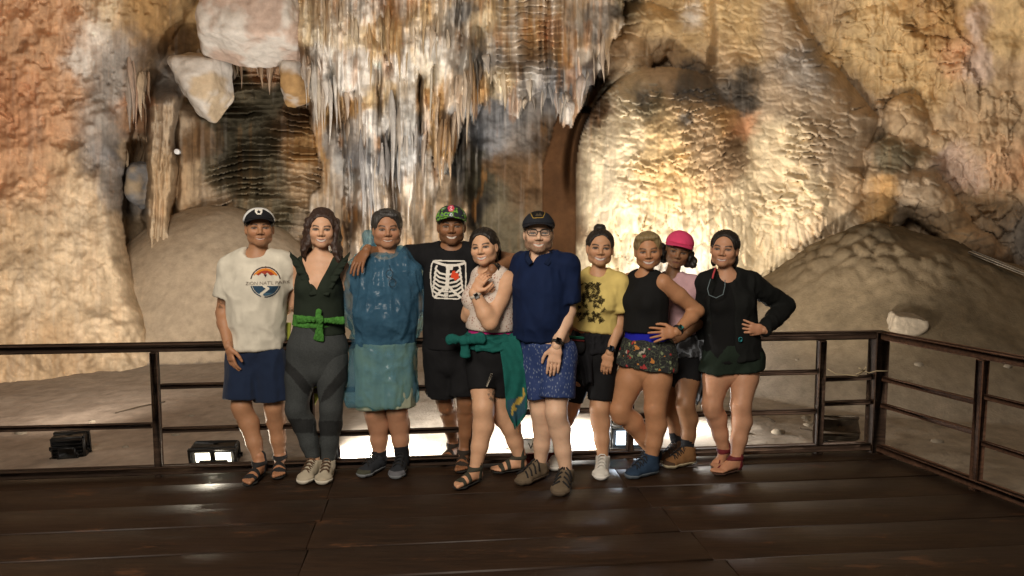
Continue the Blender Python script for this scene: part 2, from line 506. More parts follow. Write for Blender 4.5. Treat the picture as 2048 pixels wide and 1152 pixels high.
class Person:
    pass
def px2(v, Y): return v * Y / FPX
def make_person(d):
    """joints, body, head, hands and feet from measurements in photo pixels plus depth"""
    d['skin'] = tuple(A3(d['skin']) * A3([1.0, .91, .80]))
    p = Person(); p.d = d; Y = d['Y']; p.Y = Y; p.seed = d.get('seed', 1); p.s = d.get('s', 1.0)
    g = d.get('g', 1.0); p.fem = d.get('fem', False); p.g = g
    J = lambda q: P(q[0], q[1], Y + (q[2] if len(q) > 2 else 0))
    p.shL, p.shR = J(d['sh'][0]), J(d['sh'][1]); p.elL, p.elR = J(d['el'][0]), J(d['el'][1]); p.wrL, p.wrR = J(d['wr'][0]), J(d['wr'][1])
    p.hipL, p.hipR = J(d['hip'][0]), J(d['hip'][1]); p.T = J(d['neck']); p.hd = J(d['head'][:3])
    p.H = (p.hipL + p.hipR) / 2
    p.side = unit(p.shR - p.shL); p.hside = unit(p.hipR - p.hipL)
    p.fwd = unit(np.cross(p.side, [0, 0, 1.0])); p.fwd[2] = 0; p.fwd = unit(p.fwd)
    if p.fwd[1] > 0: p.fwd = -p.fwd
    p.feet = []
    for q in d['toe']:
        t = G(q[0], q[1]); yw = rad(q[2]); f = A3([math.sin(yw), -math.cos(yw), 0]); L = .245 * p.s * d.get('fs', 1)
        p.feet.append((t - f * L, f, L))
    up = A3([0, 0, 1])
    ank = []
    for h, f, L in p.feet: ank.append(h + f * .05 + up * (.085 + d.get('lift', .015)))
    p.anL, p.anR = ank
    p.knL, p.knR = [P(q[0], q[1], (J(d['hip'][i])[1] + ank[i][1]) / 2 - .02 + (q[2] if len(q) > 2 else 0)) for i, q in enumerate(d['kn'])]
    ch, wa, hp = [px2(q / 2, Y) for q in d['W']]
    dp = d.get('dep', (.115, .10, .115))
    sp_ = lambda t: p.H + (p.T - p.H) * t
    p.sp = sp_; S = p.side; HS = p.hside
    fw = p.fwd
    bl = d.get('belly', 0)
    tor = [('l', sp_(-.10), (hp * .92, dp[2] * .9), sp_(.10), (hp, dp[2]), HS), ('l', sp_(.10), (hp, dp[2]), sp_(.42) + fw * bl, (wa, dp[1]), HS),
           ('l', sp_(.42) + fw * bl, (wa, dp[1]), sp_(.74), (ch, dp[0]), S), ('l', sp_(.74), (ch, dp[0]), sp_(.92), (ch * .80, dp[0] * .66), S)]
    shr = .052 * g * (.9 if p.fem else 1.08)
    tor += [('c', p.T - up * .015, .045 * g, p.shL, shr), ('c', p.T - up * .015, .045 * g, p.shR, shr)]
    if p.fem:
        bs = d.get('bust', .062)
        for q in (-1, 1):
            tor.append(('e', sp_(.68) + fw * (dp[0] * .62) + S * q * ch * .47, A3([bs, bs, bs * 1.05]), I3))
    p.tor = tor
    ar = g * (.86 if p.fem else 1.0) * d.get('armg', 1.0); lg = g * d.get('legg', 1.0)
    p.ar, p.lg = ar, lg
    def arm(sh, el, wr):
        m1 = sh + (el - sh) * .45; m2 = el + (wr - el) * .3
        return [('c', sh, .054 * ar, m1, .051 * ar), ('c', m1, .051 * ar, el, .042 * ar), ('c', el, .042 * ar, m2, .044 * ar), ('c', m2, .044 * ar, wr, .028 * ar)]
    def leg(hip, kn, an, fo):
        f = fo[1]; m1 = hip + (kn - hip) * .4; c1 = kn + (an - kn) * .32 - f * .022
        th = .088 * lg * (1.05 if p.fem else 1)
        return [('c', hip, th, m1, th * .93), ('c', m1, th * .93, kn, .060 * lg), ('c', kn + f * .008, .056 * lg, kn - f * .004 - up * .05, .054 * lg), ('c', kn, .056 * lg, c1, .061 * lg), ('c', c1, .061 * lg, c1 + (an - c1) * .5, .048 * lg), ('c', c1 + (an - c1) * .5, .048 * lg, an, .036 * lg)]
    p.armL, p.armR = arm(p.shL, p.elL, p.wrL), arm(p.shR, p.elR, p.wrR)
    p.legL, p.legR = leg(p.hipL, p.knL, p.anL, p.feet[0]), leg(p.hipR, p.knR, p.anR, p.feet[1])
    # head frame
    _, _, _, yaw, pitch, roll, hs = d['head'][:7]
    yaw += math.degrees(math.atan2(-p.hd[0], p.hd[1]))      # everyone looks towards the camera
    Rh = np.array(Matrix.Rotation(rad(yaw), 3, 'Z') @ Matrix.Rotation(rad(roll), 3, 'Y') @ Matrix.Rotation(rad(pitch), 3, 'X'))
    # local: x to image right, y towards the viewer's side (face), z up  ->  world
    base = np.array([[1, 0, 0], [0, -1, 0], [0, 0, 1.0]])
    p.hR = Rh @ base; p.hs = hs * .98
    p.wx = d.get('wx', 1.13)
    p.hl = lambda x, y, z: p.hd + p.hR @ (A3([x * p.wx, y, z]) * p.hs)
    nr = .056 * g * (.84 if p.fem else 1.06) * d.get('neckg', 1)
    p.nr = nr
    p.neckp = [('c', p.hl(0, -.028, -.055), nr * .90, p.T - up * .02 , nr * 1.05)]
    return p
def head_ops(p):
    H, R, s = p.hl, p.hR, p.hs; d = p.d; jw = d.get('jaw', 1.0); fat = d.get('fat', 1.0)
    wx = A3([p.wx, 1, 1]); E = lambda c, r: ('e', H(*c), A3(r) * s * wx, R)
    C = lambda a, ra, b, rb: ('c', H(*a), ra * s, H(*b), rb * s)
    o = [('u', E((0, -.014, .032), (.075, .097, .088)), 0), ('u', E((0, .020, -.030), (.063 * fat, .066, .082)), .03),
         ('u', E((0, .058, -.098), (.028 * jw, .026, .022)), .035)]
    for q in (-1, 1):
        o += [('u', E((q * .043 * jw, .006, -.070), (.022, .034, .030)), .03), ('u', E((q * .036, .060, -.030), (.026 * fat, .024, .026)), .025)]
    o += [('u', C((-.032, .079, .012), .012, (.032, .079, .012), .012), .02)]
    for q in (-1, 1): o += [('s', E((q * .031, .097, -.007), (.019, .016, .011)), .012)]
    o += [('u', C((0, .083, .002), .009, (0, .102, -.033), .0125), .012)]
    for q in (-1, 1): o += [('u', E((q * .013, .091, -.039), (.009, .012, .008)), .008)]
    for q in (-1, 1): o += [('s', E((q * .007, .103, -.049), (.0045, .006, .004)), .003)]
    o += [('u', C((-.020, .077, -.066), .007, (0, .084, -.065), .0085), .008), ('u', C((.020, .077, -.066), .007, (0, .084, -.065), .0085), .008),
          ('u', C((-.014, .076, -.082), .008, (.014, .076, -.082), .008), .010)]
    for q in (-1, 1):
        o += [('u', E((q * .073, -.006, -.012), (.010, .018, .031)), .008), ('s', E((q * .082, .002, -.008), (.006, .009, .018)), .005)]
        o += [('u', E((q * .031, .0725, -.008), (.0135, .0135, .0125)), .002)]
    o += [('u', q, .014) for q in p.neckp]
    o += [('p', p.T + A3([0, 0, -.01]), A3([0, 0, -1.0]))]
    return o
def head_colour(p, V):
    d = p.d; L = ((V - p.hd) @ p.hR) / p.hs
    x, y, z = L[:, 0] / p.wx, L[:, 1], L[:, 2] + .010
    n = len(V); C = np.tile(A3(d['skin']), (n, 1))
    front = y > .035
    def mixc(m, c):
        m = np.clip(m, 0, 1)[:, None]; C[:] = C * (1 - m) + m * A3(c)
    # cheeks and nose a little redder
    q = np.exp(-(((np.abs(x) - .036) / .02) ** 2 + ((z + .03) / .02) ** 2)) * front; mixc(q * .30, A3(d['skin']) * A3([1.12, .82, .78]))
    sk = A3(d['skin'])
    if d.get('beard'):
        b = sm(-.028, -.050, z + .12 * np.abs(x)) * sm(.005, .03, y) * front
        b = np.maximum(b, sm(.055, .066, np.abs(x)) * sm(.0, -.02, z) * sm(-.0, .02, y))
        b = b * (1 - np.exp(-((x / .02) ** 2 + ((z + .063) / .009) ** 2)))
        nzb = fbm3(V[:, 0] * 160, V[:, 1] * 160, V[:, 2] * 160, 2, 7)
        mixc(b * d['beard'][0] * (.6 + .8 * nzb), d['beard'][1])
    if d.get('stache'):
        b = np.exp(-(((z + .045) / .006) ** 2)) * (np.abs(x) < .028) * front; mixc(b * d['stache'][0], d['stache'][1])
        b = np.exp(-(((z + .090) / .012) ** 2) - (x / .02) ** 2) * front; mixc(b * d['stache'][0], d['stache'][1])
    # brows
    bc = d.get('brow', (.02, .013, .01)); ax = np.abs(x)
    bz = .0235 + .006 * np.sin(np.clip((ax - .012) / .042, 0, 1) * 2.6)
    m = sm(.0065, .0030, np.abs(z - bz)) * sm(.011, .015, ax) * sm(.054, .047, ax) * front; mixc(m * .9, bc)
    # eyelid shadow line and lashes
    op = d.get('eye', .0058) * .78
    ex = (ax - .0315) / .0165
    top = op * np.sqrt(np.clip(1 - ex ** 2, 0, 1)) + .002; bot = -.0042 * np.sqrt(np.clip(1 - ex ** 2, 0, 1)) + .0015
    ine = (np.abs(ex) < 1) & front & (z < top + .002) & (z > bot + .002)
    mixc((np.abs(ex) < 1.08) * sm(.0055, .0022, np.abs(z - (top + .003))) * front * d.get('lash', .85), (.015, .010, .008))
    mixc(ine * 1.0, (.20, .17, .15))
    ir = np.sqrt((ax - .0315 - np.sign(x) * d.get('gaze', 0)) ** 2 + (z - .002) ** 2)
    mixc(ine * sm(.0092, .0072, ir), d.get('iris', (.03, .016, .01)))
    mixc((np.abs(ex) < 1.05) * sm(.004, .001, np.abs(z - bot)) * front * .45, sk * .45)
    # nostril shade painted dark, then lips and teeth
    mixc(np.exp(-(((ax - .008) / .004) ** 2 + ((z + .038) / .003) ** 2)) * front * .8, sk * .25)
    mw = d.get('mouth', .027) * 1.13; sml = d.get('smile', 1.0)
    t = np.clip(ax / mw, 0, 1.3)
    zc = -.0665 + .011 * sml * t ** 2
    half = (.0062 * d.get('teethh', 1.0) if d.get('teeth', True) else .0008) * np.sqrt(np.clip(1 - t ** 2, 0, 1))
    lip = d.get('lip', tuple(sk * A3([.75, .48, .46])))
    lt = .0055 * np.sqrt(np.clip(1.08 - t ** 2, 0, 1))
    inm = (t < 1.03) & front
    mixc(inm * sm(half + lt + .0012, half + lt - .0012, np.abs(z - zc)), lip)
    if d.get('teeth', True):
        mixc(inm * sm(half + .0008, half - .0012, np.abs(z - zc)), (.60, .55, .48))
    else:
        mixc(inm * sm(.0018, .0004, np.abs(z - zc)), sk * .22)
    # smile creases, their shade painted as darker skin
    if sml > .4:
        cr = np.exp(-(((ax - (.030 + .25 * np.clip(-.035 - z, 0, .05))) / .0028) ** 2)) * sm(-.036, -.042, z) * sm(-.078, -.066, z) * front
        mixc(cr * .4, sk * .5)
    return C
def hand_ops(w, dv, pn, thumb, s=1.0, curl=.35, spread=.0, curls=None, th=1.0):
    """w wrist, dv where the fingers point, pn where the palm faces, thumb: +1/-1 side"""
    d = unit(dv); n = A3(pn); n = unit(n - d * n.dot(d)); lt = np.cross(d, n) * thumb
    o = [('u', ('l', w - d * .02, (.027 * s, .021 * s), w + d * .035 * s, (.033 * s, .017 * s), lt), 0), ('u', ('l', w + d * .03 * s, (.034 * s, .017 * s), w + d * .086 * s, (.039 * s, .0125 * s), lt), .01)]
    for i in range(4):
        c = curls[i] if curls else curl
        b = w + (d * (.088 - .004 * abs(i - 1)) + lt * (.030 - .0200 * i)) * s
        cur = unit(d + lt * spread * (1.5 - i)); q = b
        for k, (ln, r0, r1) in enumerate(((.042, .0095, .0086), (.026, .0086, .0078), (.022, .0078, .0066))):
            a = c * (.7, 1.0, .7)[k]; cur = unit(cur * math.cos(a) + n * math.sin(a) if abs(cur.dot(n)) < .98 else cur)
            if k: 
                ax_ = unit(np.cross(d, n)); nn = np.cross(ax_, cur); cur = unit(prev * math.cos(a) + np.cross(ax_, prev) * math.sin(a))
            e = q + cur * ln * s * (.92, 1.0, .95, .78)[i]
            o.append(('u', ('c', q, r0 * s, e, r1 * s), .0035 if k == 0 else .002)); q = e; prev = cur
    b = w + (d * .025 + lt * .024) * s; e1 = b + unit(d * .75 + lt * .75 * th + n * .35) * .045 * s; e2 = e1 + unit(d * .95 + lt * .32 * th + n * .35) * .032 * s; e3 = e2 + unit(d + lt * .08 * th + n * .35) * .026 * s
    o += [('u', ('c', b, .014 * s, e1, .0118 * s), .008), ('u', ('c', e1, .0115 * s, e2, .0102 * s), .002), ('u', ('c', e2, .0102 * s, e3, .008 * s), .002)]
    return o
def foot_prims(p, i, lift=.0, toes=True):
    h, f, L = p.feet[i]; l = np.cross([0, 0, 1.0], f); up = A3([0, 0, 1]); k = L / .245
    med = 1 if (l[0] > 0) == (i == 0) else -1     # big toe on the inner side
    q = lambda a, b, c: h + (f * a + l * b * med + up * c) * k + up * lift
    o = [('c', q(.034, 0, .034), .032 * k, q(.05, 0, .075), .037 * k), ('l', q(.034, 0, .030), (.029 * k, .029 * k), q(.165, 0, .021), (.042 * k, .020 * k), l), ('c', q(.05, 0, .072), .034 * k, q(.15, .006, .030), .022 * k), ('c', q(.05, 0, .08), .036 * k, q(.05, 0, .12), .036 * k)]
    t = []
    for j, (b, ln, r) in enumerate(((.027, .238, .0135), (.009, .236, .0095), (-.006, .228, .009), (-.020, .217, .0088), (-.033, .203, .0085))):
        t.append(('c', q(.165, b * .95, .018), r * 1.1 * k, q(ln, b, .0125), r * k))
    return o, t
def add_mesh(parts):
    Vs, Qs, Cs, n = [], [], [], 0
    for V, Q, C in parts:
        Vs.append(V); Qs.append(Q + n); Cs.append(np.broadcast_to(C, (len(V), 3))); n += len(V)
    return np.concatenate(Vs), np.concatenate(Qs), np.concatenate(Cs)
def build_body(p, label):
    d = p.d; sk = A3(d['skin'])
    ops = [('u', q, .03) for q in p.tor] + [('u', q, .02) for q in p.armL + p.armR] + [('u', q, .022) for q in p.legL] 
    V1, Q1 = sdf(ops + [('u', q, .02) for q in p.neckp], .0085)
    V1b, Q1b = sdf([('u', q, .022) for q in p.legR], .0085)
    V1, V1b = relax(V1, Q1, 1), relax(V1b, Q1b, 1)
    V2, Q2 = sdf(head_ops(p), .0031); V2 = relax(V2, Q2, 1, .3)
    parts = [(V1, Q1, sk), (V1b, Q1b, sk), (V2, Q2, head_colour(p, V2))]
    for hspec in d['hands']:
        V3, Q3 = sdf(hspec, .0042); parts.append((relax(V3, Q3, 1, .3), Q3, sk * A3([1.0, .95, .93])))
    for i in (0, 1):
        kind = d['shoes'][i]
        if kind in ('sandal', 'thong'):
            a, t = foot_prims(p, i, .020)
            V4, Q4 = sdf([('u', q, .02) for q in a] + [('u', q, .003) for q in t], .0045); parts.append((relax(V4, Q4, 1, .3), Q4, sk * A3([.98, .92, .9])))
    V, Q, C = add_mesh(parts)
    for fn in d.get('marks', []): C = fn(V, C)
    o = link('person', mesh_np('person', V, Q, C), M_SKIN)
    tag(o, label, 'person', 'friends posing in a row on the deck')
    p.o = o
    return o
def piece(p, name, ops, h, material, fold=None, it=1, parent=None, col=None, post=None):
    V, Q = sdf(ops, h); V = relax(V, Q, it)
    if fold: V = folds(V, Q, *fold)
    if post: V = post(V, Q)
    me = mesh_np(name, V, Q, col(V) if col else None)
    o = link(name, me, material, parent or p.o); o_last[0] = (V, Q); return o
o_last = [None]
UP = A3([0, 0, 1.0])
def tee(p, name, material, hem, hemw, loose=.014, slv=(.5, .5), slw=.020, neck=.012, scoop=.028, vneck=None, fold=(.010, .075, 3), h=.0075, dep=None, hemtilt=0.0, arms=(1, 1), extra=None, collar=None, strap=1.0, vk=.010):
    up_ = [('c', q[1], q[2], q[1] + (q[3] - q[1]) * strap, q[2] + (q[4] - q[2]) * strap) if i in (2, 3) else q for i, q in enumerate(p.tor[2:])]
    ops = [('u', infl(q, loose), .03) for q in up_]
    Y = p.Y; hz_ = P(hem[0], hem[1], Y)
    dp = dep or p.d.get('dep', (.115, .10, .115))
    hw = px2(hemw / 2, Y); c1 = p.sp(.62); c2 = A3([hz_[0], (p.H[1] + p.sp(.3)[1]) / 2, hz_[2] - .05])
    ops.append(('u', ('l', c1, (p.tor[2][4][0] * .98 + loose, dp[0] + loose), c2, (hw, dp[2] + loose * 1.3), p.side), .04))
    for sh, el, fr, on in ((p.shL, p.elL, slv[0], arms[0]), (p.shR, p.elR, slv[1], arms[1])):
        if on:
            e = sh + (el - sh) * fr; r = .052 * p.ar + slw
            ops.append(('u', ('f', sh, (.055 * p.ar + loose, .055 * p.ar + loose), e, (r, r), p.fwd), .025))
    if extra: ops += extra
    ops.append(('p', hz_, unit(A3([hemtilt, 0, -1.0]))))
    for q in p.neckp: ops.append(('s', infl(q, neck), .004))
    if vneck is not None:
        ops.append(('s', ('w', vneck[0], p.fwd, p.side, vneck[1]), vk))
    else:
        ops.append(('s', ('e', p.T + p.fwd * .055 + UP * .030, A3([p.nr + .016, .065, .030 + scoop]), I3), .006))
    return piece(p, name, ops, h, material, fold)
def shorts(p, material, fr, wa=.30, loose=.026, fold=(.010, .07, 5), name='shorts', hang=.012, h=.0075, extra=None, top=.16, wloose=.012, cut=None):
    ops = [('u', infl(p.tor[0], wloose), .03), ('u', infl(p.tor[1], wloose), .03)]
    for hp, kn, f in ((p.hipL, p.knL, fr[0]), (p.hipR, p.knR, fr[1])):
        e = hp + (kn - hp) * f; r0 = .088 * p.lg * (1.05 if p.fem else 1) + loose; r1 = (.088 + (.060 - .088) * min(f, 1.0)) * p.lg + loose + hang
        ops.append(('u', ('f', hp + UP * .02, (r0, r0), e, (r1, r1), p.hside), .015))
    if extra: ops += extra
    tp = p.sp(top); ops.append(('p', tp, A3([0, 0, 1.0])))
    if cut: ops += cut
    return piece(p, name, ops, h, material, fold)
def shoe_prims(p, i, wide=1.0, hgt=1.0, lift=0.0):
    h, f, L = p.feet[i]; l = np.cross([0, 0, 1.0], f); k = L / .245 * 1.08; med = 1 if (l[0] > 0) == (i == 0) else -1
    q = lambda a, b, c: h + (f * (a - .010) + l * b * med) * k + UP * (c * hgt * k + lift)
    w = wide
    return q, l, k, [('l', q(.040, 0, .045), (.036 * k * w, .040 * k), q(.11, .002, .042), (.037 * k * w, .036 * k), l), ('l', q(.11, .002, .040), (.037 * k * w, .036 * k), q(.185, .005, .030), (.045 * k * w, .026 * k), l), ('l', q(.185, .005, .030), (.045 * k * w, .026 * k), q(.218, .006, .026), (.036 * k * w, .020 * k), l)]
def shoe(p, i, up_mat, sole_mat, hi=.0, label=None, lace_mat=None, toecap=None, wide=1.0, tongue=True, name='shoe'):
    q, l, k, pr = shoe_prims(p, i, wide)
    ops = [('u', a, .02) for a in pr] + [('u', ('c', q(.052, 0, .06), .043 * k, q(.054, 0, .098 + hi), .043 * k), .02), ('u', ('c', q(.06, 0, .085), .034 * k, q(.15, .004, .050), .030 * k), .02)]
    ops += [('p', q(0, 0, .026), A3([0, 0, -1.0])), ('p', q(.05, 0, .098 + hi), unit(A3([0, 0, 1.0]) - p.feet[i][1] * .25))]
    o = piece(p, name, ops, .005, up_mat, (.003, .04, 7 + i))
    if label: o['label'] = label
    so = [('u', infl(a, .006), .015) for a in pr] + [('p', q(0, 0, .030), A3([0, 0, 1.0])), ('p', A3([0, 0, .001]), A3([0, 0, -1.0]))]
    piece(p, 'sole', so, .005, sole_mat, parent=o)
    if toecap:
        so = [('u', infl(a, .004), .015) for a in pr[1:]] + [('p', q(0, 0, .048), A3([0, 0, 1.0])), ('p', q(.190, 0, 0), -p.feet[i][1]), ('p', q(0, 0, .02), A3([0, 0, -1.0]))]
        piece(p, 'toe_cap', so, .005, toecap, parent=o)
    if lace_mat:
        mb = MB()
        for t in range(4):
            a = .095 + .024 * t; zz = .120 - .0135 * t
            mb.tube([q(a - .008, -.026, zz - .016), q(a, -.010, zz + .002), q(a + .010, .012, zz + .003), q(a + .014, .028, zz - .015)], .0035 * k, 5)
            mb.tube([q(a - .008, .028, zz - .014), q(a, .010, zz + .002), q(a + .010, -.012, zz + .003), q(a + .014, -.026, zz - .015)], .0035 * k, 5)
        mb.build('laces', lace_mat, o, smooth=True)
    return o
def sock(p, i, top, material=None):
    an = (p.anL, p.anR)[i]; kn = (p.knL, p.knR)[i]; d_ = unit(kn - an)
    piece(p, 'sock', [('u', ('f', an - d_ * .03, (.042 * p.lg, .042 * p.lg), an + d_ * top, (.043 * p.lg, .043 * p.lg), p.fwd), 0)], .005, material or M_SOCK, (.004, .03, 3, (1, 1, 3)))
def sandal(p, i, strap_mat, sole_mat, spans=((.03, .055, 1), (.125, .152, 0), (.172, .198, 0)), ankle=True, label=None):
    h, f, L = p.feet[i]; l = np.cross([0, 0, 1.0], f); k = L / .245
    q, l, k2, pr = shoe_prims(p, i, .98)
    so = [('u', infl(a, .002), .015) for a in pr] + [('p', A3([0, 0, .021]), A3([0, 0, 1.0])), ('p', A3([0, 0, .001]), A3([0, 0, -1.0]))]
    o = piece(p, 'sandal', so, .0048, sole_mat)
    if label: o['label'] = label
    a, t = foot_prims(p, i, .020)
    for x0, x1, hi in spans:
        ops = [('u', infl(q2, .0045), .02) for q2 in a] + ([('u', infl(q2, .0045), .006) for q2 in t] if x1 > .16 else [])
        ops += [('p', h + f * x0 * k, -f), ('p', h + f * x1 * k, f), ('p', A3([0, 0, .015]), A3([0, 0, -1.0]))]
        if not hi: ops.append(('p', A3([0, 0, .115]), A3([0, 0, 1.0])))
        piece(p, 'strap', ops, .0042, strap_mat, parent=o)
    if ankle:
        ops = [('u', infl(q2, .005), .02) for q2 in a] + [('p', h + UP * .088, A3([0, 0, -1.0])), ('p', h + UP * .112, A3([0, 0, 1.0]))]
        piece(p, 'ankle_strap', ops, .0045, strap_mat, parent=o)
    return o
def hair_cap(p, material, thick=.010, hairline=.068, extra=(), face=(.066, .10, .105), sub=(), h=.0045, name='hair', fold=(.006, .018, 3, (1, 1, .25)), top=0.0, back=-.085):
    E = lambda c, r: ('e', p.hl(*c), A3(r) * p.hs * A3([p.wx, 1, 1]), p.hR)
    ops = [('u', E((0, -.016, .034 + top), (.076 + thick, .098 + thick, .088 + thick)), 0)]
    ops += [('u', E((0, -.045, -.02), (.070 + thick * .6, .062 + thick, .075)), .02)]
    ops += [('s', E((0, .108, hairline + .012 - face[2]), (face[0] + .005, face[1] + .012, face[2])), .010)]
    for q in (-1, 1): ops.append(('s', E((q * .082, .010, -.030), (.03, .030, .045)), .010))
    ops += [('s', a, .01) for a in sub]
    ops += [('u', a, k_) for a, k_ in extra]
    return piece(p, name, ops, h, material, fold)
def cap(p, material, brim_mat, z0=.054, tilt=.0, back_mat=None, brim_len=.068, label=None):
    E = lambda c, r: ('e', p.hl(*c), A3(r) * p.hs * A3([p.wx, 1, 1]), p.hR)
    n_ = p.hR @ unit(A3([0, .16, -1.0]))
    ops = [('u', E((0, -.012, .040), (.087, .110, .092)), 0), ('p', p.hl(0, .0, z0 - .012), n_), ]
    o = piece(p, 'cap', ops, .0045, material, (.003, .05, 3))
    if label: o['label'] = label
    if back_mat:
        ops = [('u', E((0, -.012, .040), (.0885, .1115, .0935)), 0), ('p', p.hl(0, .0, z0 - .012), n_), ('p', p.hl(0, .018, 0), p.hR @ unit(A3([0, 1.0, -.25])))]
        piece(p, 'cap_back', ops, .0045, back_mat, (.003, .05, 4), parent=o)
    mb = MB(); n1_, n2_ = 17, 6; top = []; 
    V = []; F = []
    for lay in (0, 1):
        for i in range(n1_):
            t = rad(-78 + 156 * i / (n1_ - 1))
            for j in range(n2_):
                r = j / (n2_ - 1)
                x = math.sin(t) * (.084 + .002 * r); y0 = -.012 + math.cos(t) * .104
                y = y0 + r * brim_len * math.cos(t) ** .7
                z = z0 + .006 - 4.2 * x * x * (.4 + .6 * r) - .13 * (y - y0) - .004 * lay
                V.append(p.hl(x, y, z))
    nn = n1_ * n2_
    for i in range(n1_ - 1):
        for j in range(n2_ - 1):
            a = i * n2_ + j; F.append([a, a + 1, a + n2_ + 1, a + n2_]); F.append([nn + a, nn + a + n2_, nn + a + n2_ + 1, nn + a + 1])
        a = i * n2_ + n2_ - 1; F.append([a, nn + a, nn + a + n2_, a + n2_])
        a = i * n2_; F.append([a, a + n2_, nn + a + n2_, nn + a])
    mb.add(V, F).build('brim', brim_mat, o, smooth=True)
    return o
def watch(p, wr, el, material, face_mat, r=.034, t=.0, name='watch', up=None, band=.020):
    a = unit(wr - el); c = wr - a * (.02 + t)
    mb = MB(); n = 20; 
    u = unit(np.cross(a, up if up is not None else [0, 1.0, .1])); v = np.cross(a, u)
    V = []; F = []
    for k in range(n):
        th = 2 * math.pi * k / n; e = u * math.cos(th) + v * math.sin(th)
        for rr, ww in ((r, -1), (r + .004, -.8), (r + .004, .8), (r, 1)): V.append(c + e * rr + a * ww * band / 2)
    for k in range(n):
        q = (k + 1) % n
        for j in range(3): F.append([k * 4 + j, k * 4 + j + 1, q * 4 + j + 1, q * 4 + j])
    o = mb.add(V, F).build(name, material, p.o, smooth=True)
    # the dial sits on the side nearest the viewer
    nrm = unit(A3([0, -1.0, .35]) - a * A3([0, -1.0, .35]).dot(a))
    R = np.stack([np.cross(a, nrm), a, nrm], 1)
    MB().box(c + nrm * (r + .006), (.032, .038, .010), R, .004).build('watch_case', material, o)
    MB().box(c + nrm * (r + .012), (.026, .031, .002), R, .0005).build('watch_face', face_mat, o)
    return o
def decal(p, name, VQ, x0, y0, x1, y1, paint, cell=.8, parent=None, off=.003):
    """flat print pressed onto the cloth: cells of the drawing are laid on the garment surface"""
    V, Q = VQ
    bvh = BVHTree.FromPolygons([tuple(v) for v in V], [tuple(q) for q in Q])
    nx_, ny_ = int((x1 - x0) / cell) + 1, int((y1 - y0) / cell) + 1
    gx, gy = np.meshgrid(x0 + cell * np.arange(nx_), y0 + cell * np.arange(ny_))
    cx, cy = gx[:-1, :-1] + cell / 2, gy[:-1, :-1] + cell / 2
    C, A = paint(cx, cy)
    use = A > .5
    vm = np.zeros(gx.shape, bool)
    for a in (0, 1):
        for b in (0, 1): vm[a:a + use.shape[0], b:b + use.shape[1]] |= use
    idx = np.full(gx.shape, -1); pts = []
    cam_ = Vector((0, 0, CAM_H))
    for r, c in np.argwhere(vm):
        dd = Vector(P(gx[r, c], gy[r, c], p.Y)) - cam_; dd.normalize()
        hit = bvh.ray_cast(cam_, dd)
        if hit[0] is None: continue
        idx[r, c] = len(pts); pts.append(np.array(hit[0] - dd * off))
    Fq = []; Cv = np.zeros((len(pts), 3)); 
    V2 = []; C2 = []
    for r, c in np.argwhere(use):
        q = [idx[r, c], idx[r + 1, c], idx[r + 1, c + 1], idx[r, c + 1]]
        if min(q) < 0: continue
        n0 = len(V2); V2 += [pts[i] for i in q]; C2 += [C[r, c]] * 4; Fq.append([n0, n0 + 1, n0 + 2, n0 + 3])
    if not Fq: return None
    return link(name, mesh_np(name, np.array(V2), np.array(Fq), np.array(C2)), M_PRINT, parent or p.o, smooth=False)
def stroke(cx, cy, pts, w):
    d = np.full(cx.shape, 1e9)
    for (ax_, ay), (bx, by) in zip(pts[:-1], pts[1:]):
        dx, dy = bx - ax_, by - ay; t = np.clip(((cx - ax_) * dx + (cy - ay) * dy) / (dx * dx + dy * dy + 1e-9), 0, 1)
        d = np.minimum(d, np.hypot(cx - ax_ - t * dx, cy - ay - t * dy))
    return d < w / 2
def inpoly(cx, cy, pts):
    r = np.zeros(cx.shape, bool); n = len(pts)
    for i in range(n):
        (x1, y1), (x2, y2) = pts[i], pts[(i + 1) % n]
        c = ((y1 > cy) != (y2 > cy)) & (cx < (x2 - x1) * (cy - y1) / (y2 - y1 + 1e-12) + x1)
        r ^= c
    return r
def down_hand(w, el, thumb, s=1.0, curl=.35, pn=None, dv=None, **k):
    d_ = dv if dv is not None else unit(w - el)
    return hand_ops(w, d_, pn if pn is not None else A3([0, 1, 0]), thumb, s, curl, **k)
